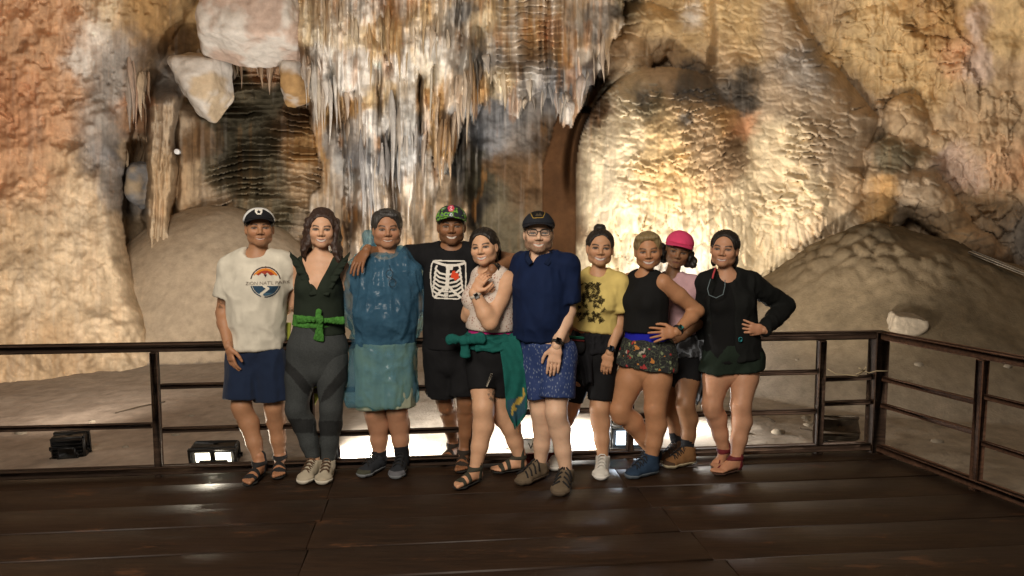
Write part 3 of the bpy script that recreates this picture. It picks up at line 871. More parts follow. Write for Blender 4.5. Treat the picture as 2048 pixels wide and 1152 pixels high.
# ================================================================ THE CAVE
# limestone: vertex colour carries the mineral stains, nodes add grain and fine relief
def stone_mat(name, rough=.86, spec=.12, bump=.2, fine=60):
    m, nt, bs = new_mat(name)
    L = nt.links.new
    at = N(nt, 'ShaderNodeAttribute', attribute_name='Col')
    tc = N(nt, 'ShaderNodeTexCoord')
    n1 = N(nt, 'ShaderNodeTexNoise'); n1.inputs['Scale'].default_value = 9; n1.inputs['Detail'].default_value = 7; n1.inputs['Roughness'].default_value = .65
    L(tc.outputs['Object'], n1.inputs['Vector'])
    mr = N(nt, 'ShaderNodeMapRange'); mr.inputs['From Min'].default_value = .3; mr.inputs['From Max'].default_value = .7
    mr.inputs['To Min'].default_value = .80; mr.inputs['To Max'].default_value = 1.16
    L(n1.outputs[0], mr.inputs[0])
    mx = N(nt, 'ShaderNodeMix', data_type='RGBA', blend_type='MULTIPLY'); mx.inputs[0].default_value = 1
    L(at.outputs['Color'], mx.inputs[6]); L(mr.outputs[0], mx.inputs[7])
    L(mx.outputs[2], bs.inputs['Base Color'])
    n2 = N(nt, 'ShaderNodeTexNoise'); n2.inputs['Scale'].default_value = fine; n2.inputs['Detail'].default_value = 6; n2.inputs['Roughness'].default_value = .6
    L(tc.outputs['Object'], n2.inputs['Vector'])
    bp = N(nt, 'ShaderNodeBump'); bp.inputs['Strength'].default_value = bump; bp.inputs['Distance'].default_value = .02
    L(n2.outputs[0], bp.inputs['Height']); L(bp.outputs[0], bs.inputs['Normal'])
    r2 = N(nt, 'ShaderNodeMapRange'); r2.inputs['To Min'].default_value = rough - .2; r2.inputs['To Max'].default_value = rough + .12
    L(n1.outputs[0], r2.inputs[0]); L(r2.outputs[0], bs.inputs['Roughness'])
    bs.inputs['Specular IOR Level'].default_value = spec
    return m
M_STONE = stone_mat('limestone')
M_SAND = stone_mat('cave_sand', rough=.9, spec=.1, bump=.35, fine=45)

STEP = 2.4
us = np.arange(-330, 2380, STEP, dtype=np.float32)
vs = np.arange(-230, 860, STEP, dtype=np.float32)
U, V = np.meshgrid(us, vs)
def lerp_tab(x, tab):
    a = np.array(tab, float); return np.interp(x, a[:, 0], a[:, 1])
wu = 26 * (fbm2(U / 70, V / 70, 4, 1) - .5) + 8 * (fbm2(U / 14, V / 14, 2, 5) - .5)
wv = 26 * (fbm2(U / 70, V / 70, 4, 2) - .5) + 8 * (fbm2(U / 14, V / 14, 2, 6) - .5)
Uw, Vw = U + wu, V + wv

def flutes(u, v, w, seed, lean=0.0, wob=10):
    """vertical drapery folds about w pixels wide, rounded with sharp grooves between"""
    q = (u + lean * v + wob * (fbm2(u / 90, v / 120, 3, seed + 3) - .5)) / w
    a = noise2(q, v / 260.0, seed); b = noise2(q * 2.3 + 9, v / 150.0, seed + 1); c = noise2(q * 5.1, v / 90., seed + 2)
    r = 1 - np.abs(2 * a - 1); r2 = 1 - np.abs(2 * b - 1); r3 = 1 - np.abs(2 * c - 1)
    return .55 * r ** .7 + .32 * r2 ** .7 + .13 * r3
def scales(u, v, cw, ch, seed):
    """overlapping rounded lobes, undercut at their lower edge, of mixed sizes"""
    wx = .9 * (fbm2(u / cw / 2.2, v / ch / 2.2, 3, seed + 40) - .5); wy = .9 * (fbm2(u / cw / 2.2, v / ch / 2.2, 3, seed + 41) - .5)
    f1, f2, dx, dy, idn = worley(u / cw + wx, v / ch + wy, seed)
    g1, g2, ex, ey, ide = worley(u / cw * 2.1 + wx, v / ch * 1.9 + wy, seed + 3)
    crease = sm(0, .22, f2 - f1)
    cs = sm(0, .2, g2 - g1)
    lobe = (1 - np.clip(f1, 0, 1) ** 2) * .5 + .65 * np.clip(dy + .35, 0, .85)
    small = ((1 - np.clip(g1, 0, 1) ** 2) * .5 + .6 * np.clip(ey + .35, 0, .85)) * cs ** .6
    lower = .25 + .75 * sm(-.25, .35, dy)
    h = -.5 * (1 - sm(.02, .14, f2 - f1)) * lower * (.4 + .6 * idn) + lobe * (.45 + .9 * idn) * (1 - (1 - crease) * lower) + .10 * small
    return h, crease, idn

fb = fbm2(U / 220, V / 220, 4, 11) - .5
fm = fbm2(U / 46, V / 46, 5, 12) - .5
ff = fbm2(U / 11, V / 11, 4, 13) - .5

# ---- base: the far wall of the chamber, leaning over towards the roof
D = lerp_tab(U, [(-330, 10.6), (250, 11.2), (700, 11.4), (1100, 11.5), (1240, 11.3), (1500, 10.9), (1720, 10.8), (1900, 10.5), (2048, 10.1), (2380, 9.0)])
D = D - lerp_tab(U, [(-300, 1.3), (900, 1.1), (1250, .6), (2300, .5)]) * sm(260, -120, V)
D = D + .7 * fb + .26 * fm + (.05 - .035 * sm(1190, 1260, U)) * ff
T = np.zeros_like(D); RID = np.zeros_like(D) - 1      # RID: how far a drapery fold stands out (used to whiten folds and brown grooves)

# ---- olive rippled wall
mo = sm(395, 430, Uw) * sm(700, 660, Uw) * sm(120, 170, Vw)
rip = (V + 26 * (fbm2(U / 60, V / 40, 4, 21) - .5) - .0009 * (U - 540) ** 2) / 13.0
rr = rip - np.floor(rip)
rmask = sm(.36, .56, fbm2(U / 55, V / 26, 3, 23))
D = D - mo * (.24 * rr ** 1.6 * (.35 + rmask) + .05 * fm) + mo * .25 * sm(420, 250, V)
lowf = mo * sm(300, 350, Vw)
D = D - lowf * .22 * (flutes(U, V, 26, 25) - .4)

# ---- fluted column and the tan panel beside it
mc = sm(284, 304, U + .6 * wu) * sm(362, 342, U + .6 * wu + .04 * (V - 250)) * sm(520, 500, V) * sm(150, 215, Vw)
D = np.where(mc > 0.02, D * (1 - mc) + mc * (10.60 - .35 * (1 - ((U - 322) / 44) ** 2).clip(0, 1) ** .5 - .55 * flutes(U, V, 13, 31, lean=.05) + .15 * fm), D)
mt = sm(345, 362, U + .5 * wu) * sm(475, 395, Uw + .35 * (V - 300)) * sm(190, 240, Vw)
D = D * (1 - mt) + mt * (10.75 + .14 * fm - .22 * (flutes(U, V, 30, 33) - .5))

# ---- the near wall on the left, rounding back at its right edge
edge = lerp_tab(V, [(-230, 470), (0, 400), (90, 340), (200, 285), (300, 255), (380, 243), (450, 246), (500, 256), (560, 275), (620, 299), (690, 328), (760, 350), (860, 370)]) + .35 * wu + 8 * ff
soft = lerp_tab(V, [(-230, 220), (0, 200), (150, 130), (300, 70), (400, 45), (860, 60)])
t1 = np.clip((U - (edge - soft)) / soft, 0, 1)
D1 = lerp_tab(U, [(-330, 7.3), (0, 8.2), (250, 8.7), (500, 9.3)]) + lerp_tab(V, [(-230, .3), (120, .6), (420, .25), (700, -.15), (860, -.2)]) + .55 * fb + .20 * fm + .05 * ff + 1.0 * (1 - np.sqrt(1 - t1 ** 2 * .98)) * 1.3
pock = sm(.60, .75, fbm2(U / 22, V / 22, 3, 45)) * sm(500, 200, V)
D1 = D1 + .05 * pock - .10 * (flutes(U, V, 44, 41) - .5) * sm(420, 100, V) - .02 * flutes(U, V, 9, 43) * sm(500, 300, V) + .18 * (fbm2(U / 90 + .3 * V / 90, V / 60, 4, 47) - .5)
blend = sm(edge + 2, edge - 3, U) * sm(-230, 500, V) ** 0 
upper = sm(200, 60, V)
a1 = sm(edge + 6 + 90 * upper, edge - 4 - 90 * upper, U)
D = np.where(U < edge + 100, D * (1 - a1) + D1 * a1, D)
mL = a1

# ---- draperies of the middle: several sheets at different depths, each with its own ragged lower edge
def curtain(x0, x1, bottom, depth, seed, fw, amp, lean=0.0, soft=6, bulge=.35, ragged=34):
    global D, T
    b = lerp_tab(U, bottom) + ragged * .7 * (noise2(U / 9.0, U * 0 + seed, seed) - .5) + ragged * .8 * (noise2(U / 23., U * 0, seed + 4) - .5)
    cx, hw = (x0 + x1) / 2, (x1 - x0) / 2
    nx = np.clip(np.abs(Uw + 24 * (noise2(V / 60., U * 0, seed + 8) - .5) + lean * (V - 150) - cx) / hw, 0, 1.2)
    fl = flutes(U, V, fw * 1.4, seed, lean)
    d = depth - bulge * np.sqrt(np.clip(1 - nx ** 2, 0, 1)) - amp * 1.7 * fl + .16 * fm + .03 * ff - .25 * sm(120, -200, V)
    d = d + .35 * sm(b - 60, b, V) ** 2
    inside = (nx < 1) & (V < b)
    win = inside & (d < D)
    D = np.where(win, d, D)
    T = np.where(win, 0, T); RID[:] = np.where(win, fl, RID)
    return win, fl
s1, f1_ = curtain(600, 700, [(600, 130), (622, 190), (640, 205), (655, 220), (672, 150), (690, 260), (700, 240)], 10.3, 51, 13, .34)
s2, f2_ = curtain(684, 800, [(684, 330), (705, 430), (740, 520), (775, 470), (800, 420)], 10.35, 52, 15, .40, lean=-.03, ragged=60)
s3, f3_ = curtain(772, 872, [(772, 300), (790, 420), (815, 470), (840, 330), (872, 250)], 10.25, 53, 12, .36, ragged=60)
s9, f9_ = curtain(682, 800, [(682, 440), (720, 560), (760, 540), (800, 500)], 10.85, 65, 13, .26, lean=-.02, ragged=60, bulge=.25)
s10, f10_ = curtain(770, 872, [(770, 520), (820, 540), (872, 380)], 10.85, 66, 12, .24, ragged=60, bulge=.25)
s11, f11_ = curtain(625, 710, [(625, 560), (650, 600), (710, 540)], 11.15, 67, 17, .14, ragged=40, bulge=.15)
s4, f4_ = curtain(640, 760, [(640, 120), (680, 180), (720, 200), (760, 150)], 9.95, 54, 14, .34, ragged=50)
s5, f5_ = curtain(845, 962, [(845, 180), (870, 330), (890, 352), (905, 330), (925, 240), (962, 180)], 10.1, 55, 18, .34, lean=.12, ragged=30)
s6, f6_ = curtain(740, 900, [(740, 90), (800, 160), (850, 140), (900, 90)], 9.8, 56, 13, .30, ragged=50)
s7, f7_ = curtain(905, 990, [(905, 230), (930, 200), (950, 255), (965, 200), (990, 170)], 10.2, 57, 16, .3, ragged=40)
# narrow black slots between the draperies
for gx_, gy0, gy1, gw, gd in [(786, 262, 450, 9, .9), (703, 330, 500, 8, .7), (842, 150, 250, 6, .6), (760, 130, 230, 5, .5), (916, 230, 420, 12, .7), (952, 60, 470, 14, .5), (664, 130, 260, 6, .5)]:
    sl_ = np.exp(-((U + .5 * wu - gx_) / (gw * (.5 + .9 * fbm2(V / 40, U * 0, 2, int(gx_))))) ** 2) * sm(gy0 - 30, gy0 + 20, V) * sm(gy1 + 30, gy1 - 30, V)
    D = D + gd * sl_
# hanging mass of rippled columns right of the middle
s8, f8_ = curtain(965, 1245, [(965, 130), (1000, 205), (1038, 236), (1060, 200), (1100, 196), (1128, 246), (1145, 254), (1165, 210), (1190, 150), (1215, 110), (1245, 40)], 10.0, 58, 30, .42, ragged=26, bulge=.8)
colrip = (V + 10 * (noise2(U / 18., V / 30., 61) - .5)) / 13.5
cr = colrip - np.floor(colrip)
mcol = s8 & (U < 1125) & (U > 990)
D = np.where(mcol, D - .10 * cr ** 1.5 * sm(230, 130, V), D)

# ---- smooth hollow and brown slab between the hanging mass and the flowstone
mh = sm(945, 985, Uw) * sm(1180, 1130, Uw) * sm(190, 230, V)
D = np.where(mh > 0.01, D + mh * np.where(D > 10.6, .25, 0), D)
slab = (U > 1085 + .3 * np.clip(330 - V, 0, 200) + 5 * ff) & (U < 1185) & (V > 225) & (D > 10.6)
D = np.where(slab, 11.5 - .004 * (U - 1090) + .06 * fm, D)

# ---- flowstone dome
topy = 134 + 8 * fm
nx = (U - 1338 - .02 * (V - 400)) / lerp_tab(V, [(100, 170), (200, 178), (330, 184), (500, 189), (860, 200)])
ny = np.clip((345 - V) / (345 - topy), 0, 3)
r2 = np.abs(nx) ** 2.2 + ny ** 2.2
sc_a, cr_a, id_a = scales(U + 6 * ff + wu * .5, V + wv * .5 + 25 * np.clip(np.abs(nx), 0, 1) ** 2, 21, 14, 71)
sc_d, cr_d, id_d = scales(U + wu * .4, V + wv, 17, 46, 72)
drip = sm(330, 470, V)
vary = .35 + 1.1 * sm(.38, .62, fbm2(U / 70, V / 70, 3, 77))
Dd = 10.55 - 1.55 * np.sqrt(np.clip(1 - r2, 0, 1)) + .26 * fb + .16 * fm + .015 * ff - (1 - drip) * .075 * sc_a * vary - drip * .11 * sc_d * (.5 + .5 * vary)
Dd = Dd - .16 * (flutes(U, V, 40, 75) - .5) * sm(160, 360, V) - .06 * (flutes(U, V, 13, 76) - .5) * drip
ring_ = np.exp(-((np.sqrt(r2) - 1.06) / .07) ** 2) * (r2 > 1) * sm(420, 330, V) * (D > 9.9)
D = D + .40 * ring_
win = (r2 < 1) & (Dd < D)
D = np.where(win, Dd, D); T = np.where(win, (1 - cr_a) * (1 - drip) + (1 - cr_d) * drip, T)
mdome = win

# ---- cone of flowstone and right-hand wall with lobes
sc_b, cr_b, id_b = scales(U + wu * .8 - .25 * V, V + wv * .6, 31, 16, 81)
sc_c, cr_c, id_c = scales(U + wu, V + wv, 40, 26, 82)
sc_e, cr_e, id_e = scales(U + wu * .4, V + wv * .7, 21, 54, 83)
right = sm(1195, 1260, U)
mwall = right * (D > 10.0) * (~mdome)
dr = sm(500, 380, V)
vw2 = sm(.40, .62, fbm2(U / 90, V / 90, 3, 84))
D = D - mwall * (.15 * sc_c * (.15 + .85 * vw2) + .07 * sc_e * sm(1620, 1700, U) * (1.1 - .8 * vw2) + .22 * (flutes(U, V, 55, 86) - .5) + .03 * ff)
T = np.where(mwall > .5, np.maximum(T, (1 - cr_c) * .7), T)
cedge = lerp_tab(V, [(-230, 1520), (0, 1578), (30, 1596), (90, 1642), (165, 1702), (235, 1762), (300, 1745), (360, 1748), (430, 1745), (520, 1720), (600, 1690), (860, 1600)]) + .25 * wu
cl = lerp_tab(V, [(-230, 1540), (0, 1548), (100, 1500), (200, 1420), (860, 1400)])
cc = (cedge + cl) / 2; hw = np.maximum((cedge - cl) / 2, 8)
nx = np.abs(U - cc) / hw
side_ = np.clip((U - cc) / hw, 0, 1)
Dc = 10.25 - .30 * sm(-120, 300, V) - .25 * sm(100, 600, V) + 1.0 * (1 - np.sqrt(np.clip(1 - side_ ** 3, 0, 1))) * sm(-100, 120, V) + .30 * fb + .14 * fm + .012 * ff
dlow = sm(390, 500, V)
vary2 = .25 + 1.1 * sm(.36, .6, fbm2(U / 85, V / 85, 3, 88)) * (.4 + .6 * sm(60, 260, V))
Dc = Dc - (1 - dlow) * .115 * sc_b * vary2 - dlow * .12 * sc_d * (.4 + .6 * vary2)
Dc = Dc + 1.2 * sm(1440, 1380, U + .5 * wu)
win = (U < cedge) & (U > 1300) & (Dc < D)
mdc = win
kk_ = .22; e_ = np.maximum(kk_ - np.abs(D - Dc), 0)
D = np.where((U < cedge) & (U > 1300), np.minimum(D, Dc) - e_ * e_ / (4 * kk_) * sm(1560, 1500, U), D); T = np.where(win, (1 - cr_b) * (1 - dlow) + (1 - cr_d) * dlow, T)
# lobed ridge falling to the right
def lobe(cx, cy, rx, ry, depth, h, rot=0.0, seed=0):
    global D, T
    c, s = math.cos(rad(rot)), math.sin(rad(rot))
    a = ((Uw - cx) * c + (Vw - cy) * s) / rx; b = (-(Uw - cx) * s + (Vw - cy) * c) / ry
    r = a * a + b * b
    d = depth - h * .8 * np.sqrt(np.clip(1 - r, 0, 1)) + .14 * fm + .015 * ff - .06 * sc_c
    e = np.maximum(.10 - np.abs(d - D), 0) * (r < 1)
    D = np.where(r < 1, np.minimum(d, D) - e * e / .4, D)
for a in [(1815, 250, 52, 60, 10.6, .5), (1785, 315, 60, 48, 10.45, .6), (1850, 335, 46, 40, 10.5, .5), (1790, 372, 70, 50, 10.3, .6),
          (1850, 400, 90, 48, 10.2, .65, 38), (1900, 440, 80, 40, 10.1, .6, 40), (1775, 415, 52, 46, 10.2, .5), (1950, 492, 84, 34, 9.9, .6, 28),
          (1735, 470, 60, 70, 10.3, .5), (1680, 395, 50, 60, 10.1, .3), (1905, 225, 46, 44, 10.5, .35), (1960, 290, 44, 36, 10.3, .3), (1885, 290, 40, 34, 10.5, .3),
          (1300, 60, 80, 60, 10.9, .6), (1250, 110, 60, 60, 10.8, .6), (1400, 70, 70, 80, 10.8, .4), (1480, 140, 46, 34, 10.4, .5)]:
    lobe(*a)
# keep away from the roof of the picture: roof curls towards the viewer
D = D - 1.6 * sm(-60, -230, V) ** 2
D = np.maximum(D, 6.5)

# ---------------------------------------------------------------- wall colour: mineral stains, fold tint, slab shade
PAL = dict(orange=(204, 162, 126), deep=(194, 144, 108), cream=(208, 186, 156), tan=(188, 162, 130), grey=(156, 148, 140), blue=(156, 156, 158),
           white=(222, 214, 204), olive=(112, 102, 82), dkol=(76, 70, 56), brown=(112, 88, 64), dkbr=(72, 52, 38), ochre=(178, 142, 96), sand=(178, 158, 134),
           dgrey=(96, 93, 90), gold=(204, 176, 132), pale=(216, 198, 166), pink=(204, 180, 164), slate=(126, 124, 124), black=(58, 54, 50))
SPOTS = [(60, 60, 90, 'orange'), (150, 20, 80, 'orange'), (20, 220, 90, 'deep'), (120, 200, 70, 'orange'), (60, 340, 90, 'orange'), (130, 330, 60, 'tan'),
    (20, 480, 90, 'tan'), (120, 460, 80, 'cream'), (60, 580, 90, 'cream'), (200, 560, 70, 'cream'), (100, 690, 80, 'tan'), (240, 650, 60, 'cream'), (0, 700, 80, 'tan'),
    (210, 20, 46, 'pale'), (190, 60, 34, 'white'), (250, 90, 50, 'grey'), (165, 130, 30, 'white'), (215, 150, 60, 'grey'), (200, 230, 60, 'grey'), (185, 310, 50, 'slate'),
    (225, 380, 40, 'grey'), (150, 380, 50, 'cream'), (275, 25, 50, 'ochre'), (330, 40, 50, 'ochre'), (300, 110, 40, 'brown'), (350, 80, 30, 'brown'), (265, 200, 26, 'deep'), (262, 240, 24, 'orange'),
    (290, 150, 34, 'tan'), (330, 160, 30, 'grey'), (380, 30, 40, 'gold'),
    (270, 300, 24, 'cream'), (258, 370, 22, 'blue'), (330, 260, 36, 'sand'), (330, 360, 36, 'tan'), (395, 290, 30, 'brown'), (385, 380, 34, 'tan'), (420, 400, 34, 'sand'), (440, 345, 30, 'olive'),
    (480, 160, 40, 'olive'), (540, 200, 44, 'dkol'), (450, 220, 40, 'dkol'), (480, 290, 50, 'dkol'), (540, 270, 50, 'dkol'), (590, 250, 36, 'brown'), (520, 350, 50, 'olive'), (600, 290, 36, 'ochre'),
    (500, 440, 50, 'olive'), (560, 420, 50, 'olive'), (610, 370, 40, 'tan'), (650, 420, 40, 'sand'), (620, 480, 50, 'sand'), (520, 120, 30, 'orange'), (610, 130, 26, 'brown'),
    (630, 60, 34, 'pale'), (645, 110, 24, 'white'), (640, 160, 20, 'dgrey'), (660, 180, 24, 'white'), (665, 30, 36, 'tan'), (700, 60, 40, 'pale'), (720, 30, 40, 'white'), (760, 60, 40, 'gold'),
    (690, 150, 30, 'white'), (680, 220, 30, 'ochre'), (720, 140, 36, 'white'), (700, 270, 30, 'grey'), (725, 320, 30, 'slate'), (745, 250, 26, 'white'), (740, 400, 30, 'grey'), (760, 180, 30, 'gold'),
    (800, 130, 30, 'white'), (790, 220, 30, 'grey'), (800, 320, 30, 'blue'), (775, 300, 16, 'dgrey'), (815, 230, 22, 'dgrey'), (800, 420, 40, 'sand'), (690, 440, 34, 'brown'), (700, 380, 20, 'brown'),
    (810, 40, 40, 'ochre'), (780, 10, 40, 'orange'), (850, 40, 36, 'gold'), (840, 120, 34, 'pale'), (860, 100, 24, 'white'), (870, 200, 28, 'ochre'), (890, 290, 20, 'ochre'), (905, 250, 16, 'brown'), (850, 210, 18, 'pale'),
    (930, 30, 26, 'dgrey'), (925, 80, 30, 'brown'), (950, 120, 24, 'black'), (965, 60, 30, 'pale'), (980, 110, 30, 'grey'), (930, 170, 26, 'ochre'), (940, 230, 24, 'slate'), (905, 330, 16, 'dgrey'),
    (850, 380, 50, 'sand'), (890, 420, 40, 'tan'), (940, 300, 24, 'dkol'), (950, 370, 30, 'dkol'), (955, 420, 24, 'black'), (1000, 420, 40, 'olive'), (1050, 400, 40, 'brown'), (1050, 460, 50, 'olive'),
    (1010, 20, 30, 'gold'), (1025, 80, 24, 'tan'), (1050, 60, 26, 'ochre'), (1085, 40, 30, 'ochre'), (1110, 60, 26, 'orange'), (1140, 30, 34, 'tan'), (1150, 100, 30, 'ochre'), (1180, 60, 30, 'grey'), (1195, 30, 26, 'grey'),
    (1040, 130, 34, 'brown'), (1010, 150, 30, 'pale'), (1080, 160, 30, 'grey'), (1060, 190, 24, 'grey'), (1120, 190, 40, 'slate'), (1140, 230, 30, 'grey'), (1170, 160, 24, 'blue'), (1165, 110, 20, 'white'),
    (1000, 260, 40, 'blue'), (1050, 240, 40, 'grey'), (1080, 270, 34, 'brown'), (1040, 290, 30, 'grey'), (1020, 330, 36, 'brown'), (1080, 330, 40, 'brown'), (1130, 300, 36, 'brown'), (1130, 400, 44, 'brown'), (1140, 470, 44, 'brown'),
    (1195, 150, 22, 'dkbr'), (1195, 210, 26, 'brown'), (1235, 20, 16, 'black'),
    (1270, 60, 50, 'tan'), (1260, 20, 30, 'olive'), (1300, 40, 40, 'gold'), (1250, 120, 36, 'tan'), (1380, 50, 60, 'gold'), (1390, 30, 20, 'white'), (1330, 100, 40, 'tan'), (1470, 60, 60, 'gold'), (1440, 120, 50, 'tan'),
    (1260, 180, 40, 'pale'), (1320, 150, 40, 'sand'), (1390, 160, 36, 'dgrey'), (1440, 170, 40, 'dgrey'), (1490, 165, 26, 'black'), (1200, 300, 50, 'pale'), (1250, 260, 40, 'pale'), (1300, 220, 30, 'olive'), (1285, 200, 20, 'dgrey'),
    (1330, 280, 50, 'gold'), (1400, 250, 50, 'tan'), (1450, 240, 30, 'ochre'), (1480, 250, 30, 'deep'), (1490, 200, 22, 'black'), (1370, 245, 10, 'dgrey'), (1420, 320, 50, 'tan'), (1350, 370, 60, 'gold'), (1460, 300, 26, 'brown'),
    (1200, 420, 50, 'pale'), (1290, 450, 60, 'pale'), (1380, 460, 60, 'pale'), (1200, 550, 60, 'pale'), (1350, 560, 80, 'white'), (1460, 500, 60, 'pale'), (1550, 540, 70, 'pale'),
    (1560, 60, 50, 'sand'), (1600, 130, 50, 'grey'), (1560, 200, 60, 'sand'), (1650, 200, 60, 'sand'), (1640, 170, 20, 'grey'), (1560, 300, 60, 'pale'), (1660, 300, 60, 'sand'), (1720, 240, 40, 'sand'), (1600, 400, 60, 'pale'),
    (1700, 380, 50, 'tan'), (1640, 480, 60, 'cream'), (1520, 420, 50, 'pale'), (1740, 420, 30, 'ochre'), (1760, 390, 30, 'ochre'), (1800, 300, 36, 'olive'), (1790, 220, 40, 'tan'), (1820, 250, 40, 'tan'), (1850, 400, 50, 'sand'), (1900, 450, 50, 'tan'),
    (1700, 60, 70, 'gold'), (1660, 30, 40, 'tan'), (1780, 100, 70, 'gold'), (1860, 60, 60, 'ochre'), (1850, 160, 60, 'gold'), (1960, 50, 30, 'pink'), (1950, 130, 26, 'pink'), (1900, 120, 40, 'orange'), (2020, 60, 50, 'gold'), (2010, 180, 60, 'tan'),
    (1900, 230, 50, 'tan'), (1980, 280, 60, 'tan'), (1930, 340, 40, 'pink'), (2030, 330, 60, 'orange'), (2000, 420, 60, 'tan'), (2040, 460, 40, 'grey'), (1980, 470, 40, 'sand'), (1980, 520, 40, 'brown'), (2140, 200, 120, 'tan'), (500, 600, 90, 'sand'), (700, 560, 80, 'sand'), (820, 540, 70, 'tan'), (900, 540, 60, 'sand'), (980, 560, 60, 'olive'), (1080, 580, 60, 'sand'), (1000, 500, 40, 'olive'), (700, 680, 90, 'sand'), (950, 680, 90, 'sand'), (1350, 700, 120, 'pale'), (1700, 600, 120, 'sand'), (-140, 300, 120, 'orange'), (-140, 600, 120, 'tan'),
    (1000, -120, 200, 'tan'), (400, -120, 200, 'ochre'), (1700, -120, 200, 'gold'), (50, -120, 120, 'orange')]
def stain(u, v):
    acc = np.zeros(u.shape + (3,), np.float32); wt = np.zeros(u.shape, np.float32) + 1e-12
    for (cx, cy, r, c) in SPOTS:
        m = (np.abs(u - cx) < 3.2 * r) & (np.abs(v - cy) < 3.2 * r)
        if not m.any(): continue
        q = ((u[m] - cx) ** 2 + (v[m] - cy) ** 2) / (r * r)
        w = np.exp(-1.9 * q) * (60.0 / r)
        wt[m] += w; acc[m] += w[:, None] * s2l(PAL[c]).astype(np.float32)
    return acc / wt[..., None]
def stone_colour(U, V, T, streak_m):
    su = 46 * (fbm2(U / 55, V / 55, 5, 91) - .5) + 16 * (fbm2(U / 9, V / 9, 3, 93) - .5)
    sv = 56 * (fbm2(U / 55, V / 55, 5, 92) - .5) + 16 * (fbm2(U / 9, V / 9, 3, 94) - .5)
    C = stain(U + su, V + sv)
    st = fbm2(U / 9, V / 150, 4, 95)
    st2 = fbm2(U / 6.5, V / 90, 3, 96)
    hi = sm(.56, .72, st) * streak_m; lo = sm(.46, .30, st2) * streak_m
    C = C * (1 - .40 * hi[..., None]) + .40 * hi[..., None] * s2l((226, 216, 204)).astype(np.float32)
    C = C * (1 - .42 * lo[..., None])
    oc = sm(.60, .74, fbm2(U / 10, V / 70, 3, 99)) * streak_m
    C = C * (1 - .45 * oc[..., None]) + .45 * oc[..., None] * s2l((180, 124, 62)).astype(np.float32)
    g = fbm2(U / 26, V / 26, 5, 97)
    C = C * (.66 + .68 * g)[..., None]
    return C
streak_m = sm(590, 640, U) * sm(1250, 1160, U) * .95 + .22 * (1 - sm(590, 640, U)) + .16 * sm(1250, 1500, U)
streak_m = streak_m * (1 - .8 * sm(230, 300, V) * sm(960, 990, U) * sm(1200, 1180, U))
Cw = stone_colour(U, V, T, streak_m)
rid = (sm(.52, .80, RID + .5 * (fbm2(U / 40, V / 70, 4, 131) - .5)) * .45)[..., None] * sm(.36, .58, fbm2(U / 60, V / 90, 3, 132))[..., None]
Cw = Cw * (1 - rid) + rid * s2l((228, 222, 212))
gro = (sm(.40, .12, RID) * (RID >= 0) * sm(.45, .6, fbm2(U / 30, V / 80, 3, 133)) * .8)[..., None]  # grooves tinted brown by how deep the fold lies
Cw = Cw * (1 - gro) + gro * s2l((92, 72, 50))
sl2 = (slab & ~mdome & (D > 11))[..., None]
Cw = np.where(sl2, s2l((104, 72, 46)) * (.6 + .5 * fbm2(U / 30, V / 50, 4, 141))[..., None] * (1 - .45 * sm(1140, 1172, U + 8 * ff))[..., None], Cw)  # slab darkened to the right: the dome's shade painted in
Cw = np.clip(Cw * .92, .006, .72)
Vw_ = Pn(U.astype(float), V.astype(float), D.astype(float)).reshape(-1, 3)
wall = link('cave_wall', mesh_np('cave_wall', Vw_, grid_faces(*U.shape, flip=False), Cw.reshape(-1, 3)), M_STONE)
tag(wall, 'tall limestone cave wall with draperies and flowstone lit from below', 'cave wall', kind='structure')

# ---------------------------------------------------------------- cave floor
xs = np.arange(-9.5, 9.5, .035); ys = np.arange(0.4, 13.0, .035)
X, Y = np.meshgrid(xs, ys)
def floor_z(X, Y):
    z = -0.16 + .05 * (fbm2(X / .9, Y / .9, 4, 101) - .5) + .14 * (fbm2(X / 3., Y / 3., 2, 102) - .5)
    z = z + .012 * (fbm2(X / .12, Y / .12, 3, 103) - .5)
    z = z - .15 * sm(4.9, 4.3, Y) + .03 * np.clip(Y - 6.2, 0, 3)
    # sand heap in the recess on the left
    q = ((X + 4.35) / 2.35) ** 2 + ((Y - 11.0) / 2.3) ** 2
    z = z + 1.95 * np.clip(1 - q, 0, 1) ** 1.1 + .06 * (fbm2(X / .5, Y / .5, 3, 104) - .5) * (q < 1)
    # heap under the right wall with old flowstone on its top
    xx, yy = X - 4.55, Y - 9.2
    q2 = np.sqrt((xx / np.where(xx < 0, 2.7, 4.2)) ** 2 + (yy / 2.6) ** 2)
    qs = np.sqrt(q2 ** 2 + .035) - .035 ** .5 * .4
    hp = 1.98 * np.clip(1 - qs, 0, 1) ** 1.15 * (1 + .12 * (fbm2(X / .9, Y / .9, 3, 107) - .5))
    z = z + hp
    f1, f2, dx, dy, idn = worley(X / .20 + .4 * (fbm2(X, Y, 3, 106)), Y / .24, 105)
    top = sm(.62, .2, q2) * sm(.40, .58, fbm2(X / .8, Y / .8, 3, 108) + .18)
    z = z + top * .06 * (1 - np.clip(f1, 0, 1) ** 2) * sm(0, .2, f2 - f1)
    return z, q, q2, top
Z, q_, q2_, top_ = floor_z(X, Y)
cf = np.zeros(X.shape + (3,)) + s2l((176, 164, 150)) * .75
g = .6 * fbm2(X / .5, Y / .5, 6, 111) + .4 * fbm2(X / .13, Y / .13, 5, 118); cf = cf * (.66 + .68 * g)[..., None]
warm = sm(-1.2, -3.2, X) * sm(9, 6, Y)
cf = cf * (1 - warm[..., None] * .25) + warm[..., None] * .25 * s2l((150, 112, 84))
gr = (sm(2.3, 3.2, X) * (.55 + .45 * sm(1.2, .6, q2_)))[..., None]
cf = cf * (1 - .9 * gr) + .9 * gr * s2l((110, 96, 74)) * (.75 + .5 * g)[..., None]
